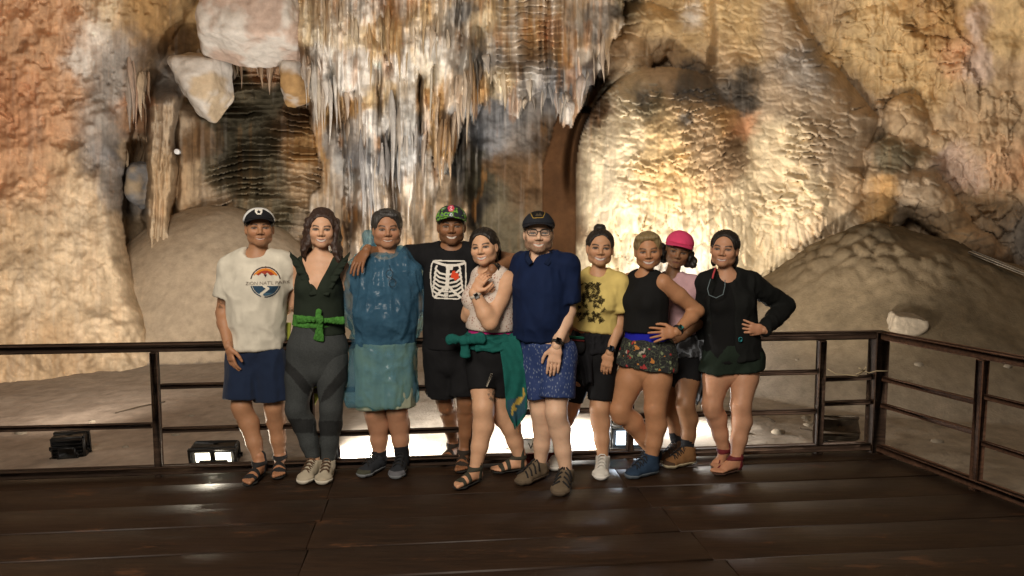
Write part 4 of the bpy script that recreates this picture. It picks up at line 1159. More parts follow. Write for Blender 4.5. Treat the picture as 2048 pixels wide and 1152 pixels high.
dk = (sm(1.0, .2, q2_) * sm(.45, .62, fbm2(X / .7, Y / .7, 4, 113)))[..., None]
cf = cf * (1 - .5 * dk)
cf = np.where((q_ < 1)[..., None], s2l((196, 178, 154)) * .85 * (.8 + .35 * g)[..., None], cf)
spk = sm(.70, .78, fbm2(X / .05, Y / .05, 2, 114))[..., None]; cf = cf * (1 - .15 * spk)
floor = link('cave_floor', mesh_np('cave_floor', np.stack([X, Y, Z], -1).reshape(-1, 3), grid_faces(*X.shape, flip=True), cf.reshape(-1, 3)), M_SAND)
tag(floor, 'sandy cave floor rising into heaps below the rock wall', 'cave floor', kind='structure')
def fz(x, y):
    i = min(max((x - xs[0]) / .035, 0), len(xs) - 2); j = min(max((y - ys[0]) / .035, 0), len(ys) - 2)
    a, b = int(i), int(j); u, v = i - a, j - b
    return float((Z[b, a] * (1 - u) + Z[b, a + 1] * u) * (1 - v) + (Z[b + 1, a] * (1 - u) + Z[b + 1, a + 1] * u) * v)

# ---------------------------------------------------------------- stalactites and hanging rocks: pieces of the wall
def D_at(px, py):
    i = int(np.clip((py - vs[0]) / STEP, 0, len(vs) - 1)); j = int(np.clip((px - us[0]) / STEP, 0, len(us) - 1)); return float(D[i, j])
rs_ = random.Random(12)
def stalactite(px, py, ln, rw, tint, dd=0.0, lean=0.0):
    """px, py: root; ln: length and rw: root radius in photo pixels"""
    d0 = D_at(px, py) - dd; k = d0 / FPX
    m_, n_ = 10, 9; seed = rs_.randrange(9999); V = []; C = []
    base = P(px, py - .4 * ln, d0 + rw * k * .45); L = ln * 1.5 * k
    ph = [rs_.uniform(0, 6.28) for _ in range(4)]
    ii = int(np.clip((py - vs[0]) / STEP, 0, len(vs) - 1)); jj = int(np.clip((px - us[0]) / STEP, 0, len(us) - 1))
    tn = Cw[max(ii - 4, 0):ii + 5, max(jj - 3, 0):jj + 4].mean((0, 1)) * .75 + .25 * s2l(PAL[tint]); tip = .5 * tn + .5 * s2l(PAL[rs_.choice(['white', 'white', 'pale', 'grey'])])
    for i in range(m_):
        t = i / (m_ - 1); r = rw * k * (min(1, .12 + t * 3.4) * (1 - t) ** 1.05 * (1.35 + .30 * math.sin(t * 9 + ph[0]) * (1 - t)) + .05)
        cx = base[0] + lean * L * t + .012 * math.sin(5 * t + ph[1]); 
        for j in range(n_):
            th = 2 * math.pi * j / n_; q = r * (1 + .28 * math.sin(3 * th + ph[2]) + .14 * math.sin(5 * th + ph[3] + t * 3))
            V.append((cx + q * math.cos(th), base[1] + q * math.sin(th), base[2] - L * t))
            w = min(1, max(0, t * .9 - .35 + .35 * math.sin(3 * th + ph[2]))); C.append((tn * (1 - w) + tip * w) * (.70 + .35 * rs_.random()))
    F = [[i * n_ + j, (i + 1) * n_ + j, (i + 1) * n_ + (j + 1) % n_, i * n_ + (j + 1) % n_] for i in range(m_ - 1) for j in range(n_)]
    F.append([(m_ - 1) * n_ + j for j in range(n_)])
    link('stalactite', mesh_np('stalactite', np.array(V), F, np.array(C)), M_STONE, wall)
for x0, x1, tab, l0, l1, r0, r1, n_, tints in [
    (606, 700, [(606, 120), (640, 170), (700, 200)], 30, 95, 3, 9, 15, ('white', 'grey', 'pale', 'ochre')),
    (690, 800, [(690, 210), (740, 330), (800, 330)], 50, 140, 3, 9, 15, ('grey', 'grey', 'slate', 'sand')),
    (775, 870, [(775, 200), (815, 300), (870, 170)], 50, 140, 3, 8, 12, ('grey', 'sand', 'slate', 'tan')),
    (640, 900, [(640, 40), (760, 80), (900, 60)], 40, 100, 3, 8, 16, ('pale', 'gold', 'sand', 'ochre')),
    (872, 965, [(872, 230), (890, 270), (930, 170), (965, 150)], 35, 100, 4, 10, 14, ('ochre', 'brown', 'grey', 'dgrey')),
    (970, 1225, [(970, 110), (1038, 190), (1100, 170), (1145, 205), (1225, 70)], 16, 62, 3, 10, 24, ('grey', 'slate', 'sand', 'tan')),
    (252, 300, [(252, 170), (300, 190)], 30, 90, 4, 9, 9, ('deep', 'grey', 'cream')),
    (250, 292, [(250, 300), (292, 320)], 30, 70, 4, 7, 7, ('cream', 'grey')),
    (395, 640, [(395, 110), (520, 120), (640, 120)], 14, 58, 3, 8, 26, ('orange', 'white', 'pale', 'brown')),
    ]:
    for k in range(n_):
        px = x0 + (x1 - x0) * (k + rs_.uniform(.1, .9)) / n_
        stalactite(px, lerp_tab(px, tab) + rs_.uniform(-34, 30) * (l1 / 100), rs_.uniform(l0, l1), r0 + (r1 - r0) * rs_.random() ** 2, rs_.choice(tints), dd=rs_.uniform(0, .03), lean=rs_.uniform(-.03, .03))
def hanging_rock(poly, depth, thick, tint, spot, seed):
    """angular block of clean limestone; outline in photo pixels"""
    poly = np.array(poly, float); c = poly.mean(0); k = depth / FPX
    rx, ry = (np.ptp(poly, 0) * .80 * k)
    ops = [('u', ('e', P(c[0], c[1], depth + thick * .3), A3([rx, thick, ry]), I3), 0)]
    n = len(poly)
    for i in range(n):
        a, b = poly[i], poly[(i + 1) % n]; m_ = (a + b) / 2; t = b - a
        nn = np.array([t[1], -t[0]]); nn = nn if nn.dot(m_ - c) > 0 else -nn
        ops.append(('p', P(m_[0], m_[1], depth), unit(A3([nn[0], -.35 * np.linalg.norm(nn), -nn[1]]))))
    V, Q = sdf(ops, .02); V = relax(V, Q, 16)
    nn = normals(V, Q); a = fbm3(V[:, 0] * 2.6, V[:, 1] * 2.6, V[:, 2] * 2.6, 3, seed) - .5; b = np.abs(fbm3(V[:, 0] * 7, V[:, 1] * 7, V[:, 2] * 7, 3, seed + 2) - .5)
    V = V + nn * (.10 * a + .06 * b)[:, None]
    w = sm(.42, .60, fbm3(V[:, 0] * 3.2, V[:, 1] * 3.2, V[:, 2] * 3.2, 4, seed + 5))[:, None]
    C = (s2l(PAL[tint]) * (1 - w) + w * s2l(PAL[spot])) * .80
    link('hanging_rock', mesh_np('hanging_rock', V, Q, C), M_STONE, wall)
hanging_rock([(392, 30), (430, -60), (590, -60), (600, 60), (575, 122), (520, 108), (470, 96), (405, 98)], 9.70, .42, 'white', 'pink', 3)
hanging_rock([(336, 116), (380, 108), (441, 116), (442, 192), (414, 226), (388, 206), (350, 150)], 10.15, .32, 'white', 'cream', 8)
hanging_rock([(564, 118), (606, 122), (614, 160), (604, 192), (572, 198), (561, 170)], 10.15, .28, 'white', 'ochre', 14)
hanging_rock([(262, 330), (290, 330), (292, 400), (270, 410), (254, 380)], 10.5, .25, 'blue', 'cream', 21)
# ================================================================ DECK, RAILINGS, FLOODLIGHTS
def wood_mat(name, base, worn, rough=.34, ang=0.0, spec=.5, wornamt=.62):
    m, nt, bs = new_mat(name); L = nt.links.new
    tc = N(nt, 'ShaderNodeTexCoord'); mp = N(nt, 'ShaderNodeMapping')
    mp.inputs['Rotation'].default_value = (0, 0, -ang); mp.inputs['Scale'].default_value = (1.2, 16, 16)
    L(tc.outputs['Object'], mp.inputs[0])
    g = N(nt, 'ShaderNodeTexNoise'); g.inputs['Scale'].default_value = 3.2; g.inputs['Detail'].default_value = 7; g.inputs['Roughness'].default_value = .62
    L(mp.outputs[0], g.inputs['Vector'])
    w = N(nt, 'ShaderNodeTexNoise'); w.inputs['Scale'].default_value = 2.3; w.inputs['Detail'].default_value = 8; w.inputs['Roughness'].default_value = .7
    mp2 = N(nt, 'ShaderNodeMapping'); mp2.inputs['Rotation'].default_value = (0, 0, -ang); mp2.inputs['Scale'].default_value = (.8, 2.4, 2.4)
    L(tc.outputs['Object'], mp2.inputs[0]); L(mp2.outputs[0], w.inputs['Vector'])
    r = N(nt, 'ShaderNodeMapRange'); r.inputs['From Min'].default_value = wornamt; r.inputs['From Max'].default_value = wornamt + .1
    L(w.outputs[0], r.inputs[0])
    m1 = N(nt, 'ShaderNodeMix', data_type='RGBA'); m1.inputs[6].default_value = (*base, 1); m1.inputs[7].default_value = (*worn, 1)
    L(r.outputs[0], m1.inputs[0])
    gr = N(nt, 'ShaderNodeMapRange'); gr.inputs['From Min'].default_value = .3; gr.inputs['From Max'].default_value = .7; gr.inputs['To Min'].default_value = .55; gr.inputs['To Max'].default_value = 1.5
    L(g.outputs[0], gr.inputs[0])
    m2 = N(nt, 'ShaderNodeMix', data_type='RGBA', blend_type='MULTIPLY'); m2.inputs[0].default_value = 1
    L(m1.outputs[2], m2.inputs[6]); L(gr.outputs[0], m2.inputs[7]); L(m2.outputs[2], bs.inputs['Base Color'])
    rr = N(nt, 'ShaderNodeMapRange'); rr.inputs['To Min'].default_value = rough - .14; rr.inputs['To Max'].default_value = rough + .30
    L(w.outputs[0], rr.inputs[0]); L(rr.outputs[0], bs.inputs['Roughness'])
    bp = N(nt, 'ShaderNodeBump'); bp.inputs['Strength'].default_value = .22; bp.inputs['Distance'].default_value = .006
    L(g.outputs[0], bp.inputs['Height']); L(bp.outputs[0], bs.inputs['Normal'])
    bs.inputs['Specular IOR Level'].default_value = spec
    return m
LC = G(1748, 903); LL = G(308, 953)
dirS = (LC - LL); dirS /= np.linalg.norm(dirS); ANG = math.atan2(dirS[1], dirS[0])
dirT = np.array([dirS[1], -dirS[0], 0])           # towards the viewer
RD = G(2048, 1017) - LC; RD /= np.linalg.norm(RD)
M_DECK = wood_mat('deck_wood', (.020, .0095, .0042), (.085, .034, .012), rough=.46, ang=ANG, spec=.30, wornamt=.59)
M_RAIL = wood_mat('rail_wood', (.048, .028, .018), (.095, .058, .038), rough=.74, ang=ANG, spec=.16, wornamt=.56)
M_RAILR = wood_mat('rail_wood_red', (.095, .046, .026), (.12, .062, .038), rough=.74, ang=ANG + 1.25, spec=.16, wornamt=.55)
deck = empty('deck', tuple(LL)); tag(deck, 'dark wet timber viewing deck of wide planks', 'deck', kind='structure')
rng = random.Random(4)
def to_st(p): d = np.asarray(p) - LC; return d.dot(dirS), d.dot(dirT)
sA = to_st(G(655, 1000))[0]; sB = to_st(G(1275, 1000))[0]
rs, rt = RD.dot(dirS), RD.dot(dirT)
def s_right(t): return t * rs / rt + .10
PW = .335
for row in range(15):
    t0 = -.16 + row * PW; t1 = t0 + PW - .007
    cuts = [-8.5, sA - 3.1 + rng.uniform(-.2, .2), sA + rng.uniform(-.02, .02), sB + .12 * (row - 1) * .45, 99]
    for a, b in zip(cuts[:-1], cuts[1:]):
        e0, e1 = (b, b) if b < 50 else (s_right(t0), s_right(t1))
        a += .003; dz = rng.uniform(-.003, .0015); tilt = rng.uniform(-.0025, .0025)
        c4 = [(a, t0), (e0 - .003, t0), (e1 - .003, t1), (a, t1)]
        ch = .0025
        v = []
        for (s_, t_), (os, ot) in zip(c4, ((1, 1), (-1, 1), (-1, -1), (1, -1))):
            p = LC + dirS * s_ + dirT * t_; p2 = LC + dirS * (s_ + os * ch) + dirT * (t_ + ot * ch)
            zz = dz + tilt * (1 if t_ == t0 else -1)
            v += [(p[0], p[1], -.05), (p[0], p[1], zz - ch * .7), (p2[0], p2[1], zz)]
        f = [[2, 5, 8, 11][::-1]]
        for k in range(4):
            q = (k + 1) % 4
            f.append([3 * k, 3 * k + 1, 3 * q + 1, 3 * q]); f.append([3 * k + 1, 3 * k + 2, 3 * q + 2, 3 * q + 1])
        f = [ff_[::-1] for ff_ in f]
        link('plank', mesh_np('plank', np.array(v), f), M_DECK, deck, smooth=False)
mb = MB()
for s_ in np.arange(-8, 0.2, .8):
    mb.beam(LC + dirS * s_ + dirT * -.12 + np.array([0, 0, -.13]), LC + dirS * s_ + dirT * 4.6 + np.array([0, 0, -.13]), .08, .15)
mb.build('joist', M_DECK, deck)

def rail_run(name, base, d, length, up0, label, posts, rails, mat_, top_w=.085):
    """posts: (distance, width); rails: (from, to, height)"""
    root = empty(name, tuple(base)); tag(root, label, 'railing', 'timber railings round the deck')
    z = np.array([0, 0, 1.0])
    b = MB().beam(base + d * up0 + z * .845, base + d * length + z * .845, top_w, .054, bev=.008)
    b.build('top_rail', mat_, root)
    MB().beam(base + d * up0 + z * .044, base + d * length + z * .044, .07, .052, bev=.006).build('bottom_rail', mat_, root)
    for s_, w in posts:
        m_ = MB().beam(base + d * s_ + z * .0, base + d * s_ + z * (.813 if w < .09 else .87), w * .8, w * .86, up=tuple(np.cross(z, d)), bev=.005)
        m_.build('post', mat_, root)
    for a, b2, h in rails:
        MB().beam(base + d * a + z * h, base + d * b2 + z * (h + rng.uniform(-.006, .006)), .032, .034, bev=.004).build('mid_rail', mat_, root)
    return root
Lb = np.linalg.norm(LC - LL)
def s_at(px):   # distance along the rear rail of a pixel column
    # intersect the ray of the column with the rail line
    k = (px - 1024) / FPX / cP * 1.0
    # x = k' * y approximately: solve (LL.x + s*dx) = kk*(LL.y + s*dy)
    kk = (px - 1024) / FPX / (cP + (576 - 700) / FPX * sP)
    return (kk * LL[1] - LL[0]) / (dirS[0] - kk * dirS[1])
sp = {p: s_at(p) for p in (-40, 308, 618, 943, 1262, 1643)}
posts = [(sp[-40], .06), (sp[308], .058), (sp[618], .06), (sp[943], .058), (sp[1262], .058), (sp[1643], .066), (Lb, .125)]
def hz(px, py):  # height of a pixel on the rear rail plane
    s_ = s_at(px); Yr = LL[1] + s_ * dirS[1]
    return P(px, py, Yr)[2]
rails = []
xs_ = [-40, 308, 618, 943, 1262, 1643, 1748]
hts = [[(150, 854)], [(400, 771), (400, 858)], [(850, 776), (850, 862)], [(1150, 768), (1150, 822)], [(1560, 746), (1480, 826)], [(1700, 757), (1700, 806)]]
for i in range(6):
    a = sp[xs_[i]] + .03; b = (sp[xs_[i + 1]] if i < 5 else Lb - .02) - .03
    for q in hts[i]: rails.append((a, b, hz(*q)))
rails.append((-1.9, sp[-40] - .03, hz(150, 850)))
r1 = rail_run('railing', LL, dirS, Lb + .04, -2.2, 'long dark timber railing behind the row of people', posts, rails, M_RAIL)
r2p = [(1.02, .075), (2.05, .075), (3.0, .075)]
def z_right(px, py):
    # height on the plane of the right railing
    kk = (px - 1024) / FPX / (cP + (576 - py) / FPX * sP)
    s_ = (kk * LC[1] - LC[0]) / (RD[0] - kk * RD[1])
    return s_, P(px, py, LC[1] + s_ * RD[1])[2]
sR = z_right(1958, 850)[0]
r2p[0] = (sR, .068)
rr_ = []
for (x1_, y1_), (a, b) in [((1900, 792), (.05, sR - .03)), ((1900, 851), (.05, sR - .03)), ((2010, 803), (sR + .03, 1.95)), ((2010, 900), (sR + .03, 1.95))]:
    rr_.append((a, b, z_right(x1_, y1_)[1]))
r2 = rail_run('railing', LC, RD, 3.1, .05, 'reddish timber railing running towards the viewer at far right', r2p, rr_, M_RAILR)

# ---- floodlights standing on the cave floor
M_BLACK = mat('black_housing', (.018, .017, .016), rough=.5, spec=.4, var=.2)
M_BRONZE = mat('bronze_housing', (.13, .098, .068), rough=.75, spec=.2, var=.2)
M_CONC = mat('dark_block', (.03, .027, .024), rough=.9, var=.3)
def glow_mat(name, c, s):
    m, nt, bs = new_mat(name)
    bs.inputs['Base Color'].default_value = (.8, .8, .8, 1); bs.inputs['Roughness'].default_value = .2
    bs.inputs['Emission Color'].default_value = (*c, 1); bs.inputs['Emission Strength'].default_value = s
    return m
M_WARM = glow_mat('warm_lens', (1, .90, .68), 6.0)
M_COOL = glow_mat('cool_lens', (.72, .86, 1.0), 6.0)
M_CHROME = mat('reflector', (.5, .5, .5), rough=.25, metal=1.0, var=.05)
def rotZX(yaw, tilt):
    c, s = math.cos(yaw), math.sin(yaw); ct, st = math.cos(tilt), math.sin(tilt)
    Rz = np.array([[c, -s, 0], [s, c, 0], [0, 0, 1]]); Rx = np.array([[1, 0, 0], [0, ct, -st], [0, st, ct]])
    return Rz @ Rx
def floodlight(loc, yaw, tilt, w, h, dpt, label, lenses=1, lens_mat=None, body=None, ribs=0, basez=None):
    """front of the lamp looks along its local -Y"""
    body = body or M_BLACK
    loc = np.asarray(loc, float)
    g0 = fz(loc[0], loc[1]) if basez is None else basez
    root = empty('floodlight', (loc[0], loc[1], g0)); tag(root, label, 'floodlight', 'floodlights on the cave floor')
    R = rotZX(yaw, tilt)
    T_ = lambda x, y, z: loc + R @ np.array([x, y, z])
    mb = MB().box(T_(0, 0, 0), (w, dpt, h), R, .014)
    mb.box(T_(0, -dpt / 2 - .012, h / 2 - .01), (w + .012, .03, .02), R, .003).box(T_(0, -dpt / 2 - .012, -h / 2 + .01), (w + .012, .03, .02), R, .003)
    for sx in (-1, 1): mb.box(T_(sx * (w / 2 - .004), -dpt / 2 - .012, 0), (.02, .03, h - .04), R, .003)
    mb.box(T_(w * .0, dpt / 2 + .016, -.02), (w * .5, .034, h * .45), R, .006)
    hs = mb.build('housing', body, root)
    if ribs:
        for k in range(ribs):
            MB().box(T_(0, dpt / 2 + .012, h * .42 - k * h * .80 / ribs), (w * .86, .03, h * .28 / ribs), R, .001).build('cooling_rib', body, root)
    n = max(1, lenses); lw = (w - .05) / n
    for k in range(n):
        x = -w / 2 + .025 + lw * (k + .5)
        MB().box(T_(x, -dpt / 2 - .004, 0), (lw - .03, .006, h - .075), R, .001).build('lens', lens_mat or M_WARM, root)
        if n > 1:
            MB().box(T_(x, -dpt / 2 - .003, h / 2 - .032), (lw - .03, .010, .010), R, .001).build('reflector', M_CHROME, root)
    if n > 1:
        MB().box(T_(0, -dpt / 2 - .010, 0), (.035, .018, h - .03), R, .002).build('divider', body, root)
    br = MB()
    for sx in (-1, 1):
        br.beam(T_(sx * (w / 2 + .012), 0, 0), np.array([*T_(sx * (w / 2 + .012), 0, 0)[:2], g0 + .05]), .03, .006, up=(0, 1, 0.01), bev=.001)
    a, b = T_(-(w / 2 + .015), 0, 0), T_(w / 2 + .015, 0, 0)
    br.beam((a[0], a[1], g0 + .05), (b[0], b[1], g0 + .05), .03, .008, bev=.001)
    br.build('bracket', body, root)
    MB().box((loc[0], loc[1], g0 + .022), (w * .62, .14, .05), rotZX(yaw, 0), .006).build('base', M_CONC, root)
    return root
fA = floodlight(P(140, 892, 5.50), rad(194), rad(-8), .235, .185, .11, 'black floodlight seen from behind, alone at far left of the deck', ribs=5)
fB = floodlight(P(432, 905, 5.32), rad(4), rad(14), .33, .15, .12, 'black twin floodlight with two lit warm lenses left of the cream shirt man', lenses=2)
fC = floodlight(P(1258, 868, 5.62), rad(2), rad(10), .30, .19, .12, 'black twin floodlight with cool white lenses behind the crossed bare legs', lenses=2, lens_mat=M_COOL)
fD = floodlight(P(1672, 862, 5.85), rad(172), rad(-52), .31, .22, .13, 'bronze floodlight with cooling ribs tilted up near the deck corner', body=M_BRONZE, ribs=6)
fE = floodlight(P(652, 892, 5.45), rad(118), rad(-8), .20, .17, .10, 'black floodlight half hidden behind the legs of the woman in leggings', lenses=1)
spot('lens_or_bare_beam', tuple(P(432, 903, 5.22)), tuple(P(470, 700, 3.0)), 22, 130, (1, .9, .7), r=.05)
spot('lens_or_bare_beam', tuple(P(1258, 866, 5.52)), tuple(P(1258, 560, 2.0)), 30, 130, (.75, .87, 1.0), r=.05)
spot('lens_or_bare_beam', tuple(P(672, 880, 5.50)), tuple(P(980, 905, 6.2)), 800, 140, (1, .95, .86), r=.06)
spot('lens_or_bare_beam', tuple(P(1190, 770, 6.2)), tuple(P(1130, 910, 6.1)), 560, 140, (1, .96, .9), r=.06)  # unseen bare source behind the group

spot('lens_or_bare_beam', tuple(P(1345, 815, 6.5)), tuple(P(1430, 900, 6.0)), 120, 150, (1, .95, .88), r=.18)  # bare source added to brighten the floor at right, hidden by the group
# ---- notice standing at the foot of the railing
M_WPAN = mat('white_panel', (.78, .78, .76), rough=.4, var=.03); M_RED = mat('red_panel', (.30, .028, .018), rough=.4, var=.15)
M_INK = mat('black_ink', (.02, .02, .02), rough=.6)
sg0 = P(1068, 905, LC[1] - .36); sgw = .27
SR = np.stack([dirS, np.cross([0, 0, 1], dirS), [0, 0, 1]], axis=1)
sroot = empty('notice_sign', (sg0[0], sg0[1], 0)); tag(sroot, 'low white and red notice sign standing behind the brown sandals and shoes', 'sign')
ztop, zmid = P(1068, 878, sg0[1])[2], P(1068, 906, sg0[1])[2]
zbot = .004
m, nt, bs = new_mat('backlit_panel'); bs.inputs['Base Color'].default_value = (.8, .8, .78, 1); bs.inputs['Transmission Weight'].default_value = .0
tr = N(nt, 'ShaderNodeBsdfTranslucent'); tr.inputs[0].default_value = (.85, .85, .82, 1)
mxs = N(nt, 'ShaderNodeMixShader'); mxs.inputs[0].default_value = .85
nt.links.new(bs.outputs[0], mxs.inputs[1]); nt.links.new(tr.outputs[0], mxs.inputs[2]); nt.links.new(mxs.outputs[0], nt.nodes['Material Output'].inputs[0])
MB().box((sg0[0], sg0[1], (ztop + zmid) / 2), (sgw, .006, ztop - zmid), SR, .001).build('panel', m, sroot)
MB().box((sg0[0], sg0[1], (zbot + zmid) / 2), (sgw, .008, zmid - zbot - .002), SR, .001).build('lower_panel', M_RED, sroot)
fr = MB()
for dx in (-sgw / 2, sgw / 2):
    c = sg0 + dirS * dx; fr.box((c[0], c[1], (ztop + zbot) / 2), (.006, .012, ztop - zbot + .004), SR, .001)
fr.box((sg0[0], sg0[1], ztop + .003), (sgw + .006, .012, .005), SR, .001)
fr.build('frame', M_INK, sroot)
def text_obj(name, body, size, loc, R, mat_, parent=None, extrude=.001, align='CENTER'):
    cu = bpy.data.curves.new(name, 'FONT'); cu.body = body; cu.size = size; cu.extrude = extrude; cu.align_x = align; cu.align_y = 'CENTER'; cu.resolution_u = 3
    o = bpy.data.objects.new(name + '_tmp', cu); COL.objects.link(o)
    bpy.context.view_layer.update()
    me = bpy.data.meshes.new_from_object(o.evaluated_get(bpy.context.evaluated_depsgraph_get()))
    bpy.data.objects.remove(o)
    v = np.empty(len(me.vertices) * 3, np.float32); me.vertices.foreach_get('co', v); v = v.reshape(-1, 3)
    v = v[:, [0, 2, 1]] * np.array([1, -1, 1]); v = v @ np.asarray(R).T + np.asarray(loc)
    me.vertices.foreach_set('co', v.astype(np.float32).ravel()); me.update()
    me.materials.clear()
    return link(name, me, mat_, parent, smooth=False)
pl = P(1068, 892, sg0[1] - .006)
text_obj('lettering', 'VU', .062, tuple(pl + dirT * .004), SR, M_INK, sroot)

# ---- loose things on the cave floor
M_BOARD = mat('pale_board', (.42, .37, .30), rough=.8, var=.25, scale=12)
M_BLOCK = mat('pale_stone_block', (.24, .20, .15), rough=.9, var=.2, bump=.4)
def on_floor(px, py, y0=6.0):
    for Y_ in np.arange(y0, 11.5, .02):
        p = P(px, py, Y_)
        if fz(p[0], p[1]) >= p[2]: return p
    return P(px, py, 9.0)
b0, b1 = on_floor(1940, 512, 7), on_floor(2046, 558, 7)
tag(MB().beam(b0 + [0, 0, .05], b1 + [0, -.1, .05], .16, .03, bev=.006).build('board', M_BOARD), 'pale weathered board lying on the heap at the right edge', 'board')
bk = on_floor(1812, 655, 6)
bo = [('u', ('e', bk + [0, 0, .05], A3([.22, .20, .15]), I3), 0)] + [('p', bk + A3(n_) * r_ + [0, 0, .05], unit(A3(n_))) for n_, r_ in (((1, .1, .1), .15), ((-1, .15, .2), .15), ((-.1, -1, .35), .11), ((.1, 1, .1), .12), ((.12, -.2, 1), .075))]
bV, bQ = sdf(bo, .012); bV = folds(relax(bV, bQ, 3), bQ, .012, .07, 3)
tag(link('stone_block', mesh_np('stone_block', bV, bQ), M_BLOCK), 'pale squared block lying on the sand behind the deck corner', 'block')
M_TWIG = mat('twig', (.05, .035, .022), rough=.9)
for k, (x1_, y1_, x2_, y2_, lab) in enumerate([(1600, 858, 1645, 872, 'thin dark stick beside the bronze floodlight'), (1522, 832, 1550, 846, 'thin twig on the sand under the mid rail'), (230, 828, 330, 806, 'long dark stick on the sand at left'), (100, 920, 135, 905, 'short dark cable on the sand by the black floodlight')]):
    a = on_floor(x1_, y1_, 5.2); b = on_floor(x2_, y2_, 5.2); c = (a + b) / 2 + [0, 0, .02]
    tag(MB().tube([a + [0, 0, .01], c, b + [0, 0, .012]], .006, 6).build('stick', M_TWIG, smooth=True), lab, 'stick', 'sticks on the sand')
# stones in the sand
for k in range(46):
    px, py = rng.uniform(20, 2040), rng.uniform(705, 900)
    p = on_floor(px, py, 5.3)
    if p[1] > 8.6: continue
    r = rng.uniform(.015, .05)
    n1_, n2_ = 7, 5; v = []; f = []
    for i in range(n2_):
        ph = math.pi * (i + .5) / n2_
        for j in range(n1_):
            th = 2 * math.pi * j / n1_; q = r * rng.uniform(.7, 1.15)
            v.append((p[0] + q * math.sin(ph) * math.cos(th) * 1.3, p[1] + q * math.sin(ph) * math.sin(th), p[2] + q * math.cos(ph) * .7))
    for i in range(n2_ - 1):
        for j in range(n1_): f.append([i * n1_ + j, (i + 1) * n1_ + j, (i + 1) * n1_ + (j + 1) % n1_, i * n1_ + (j + 1) % n1_])
    f.append(list(range(n1_))); f.append([(n2_ - 1) * n1_ + j for j in range(n1_)][::-1])
    link('stone', mesh_np('stone', np.array(v), f), M_BLOCK, floor)
# rope ends knotted to the rail by the corner post
M_ROPE = mat('pale_rope', (.45, .36, .22), rough=.8)
rp = [P(x, y, LC[1] - .06) for x, y in [(1655, 738), (1672, 748), (1695, 750), (1715, 752), (1728, 742), (1738, 746), (1752, 742), (1775, 742)]]
o = MB().tube(rp, .004, 6)
for x, y in [(1718, 736), (1732, 734), (1712, 748)]:
    o.tube([rp[4], P(x, y, LC[1] - .09)], .004, 6)
tag(o.build('rope', M_ROPE, smooth=True), 'thin pale rope knotted round the rail beside the corner post', 'rope')
# round survey marker on the wall
pm = P(353, 303, 9.75)
tag(MB().tube([pm + [0, .06, 0], pm, pm + [0, -.004, 0]], [.035, .035, .030], 16).build('wall_marker', mat('marker_white', (.7, .7, .7), rough=.3, var=.02), smooth=False), 'small round white marker fixed to the fluted column', 'marker')
# ================================================================ THE TEN PEOPLE
M_INKD = s2l((40, 40, 44))
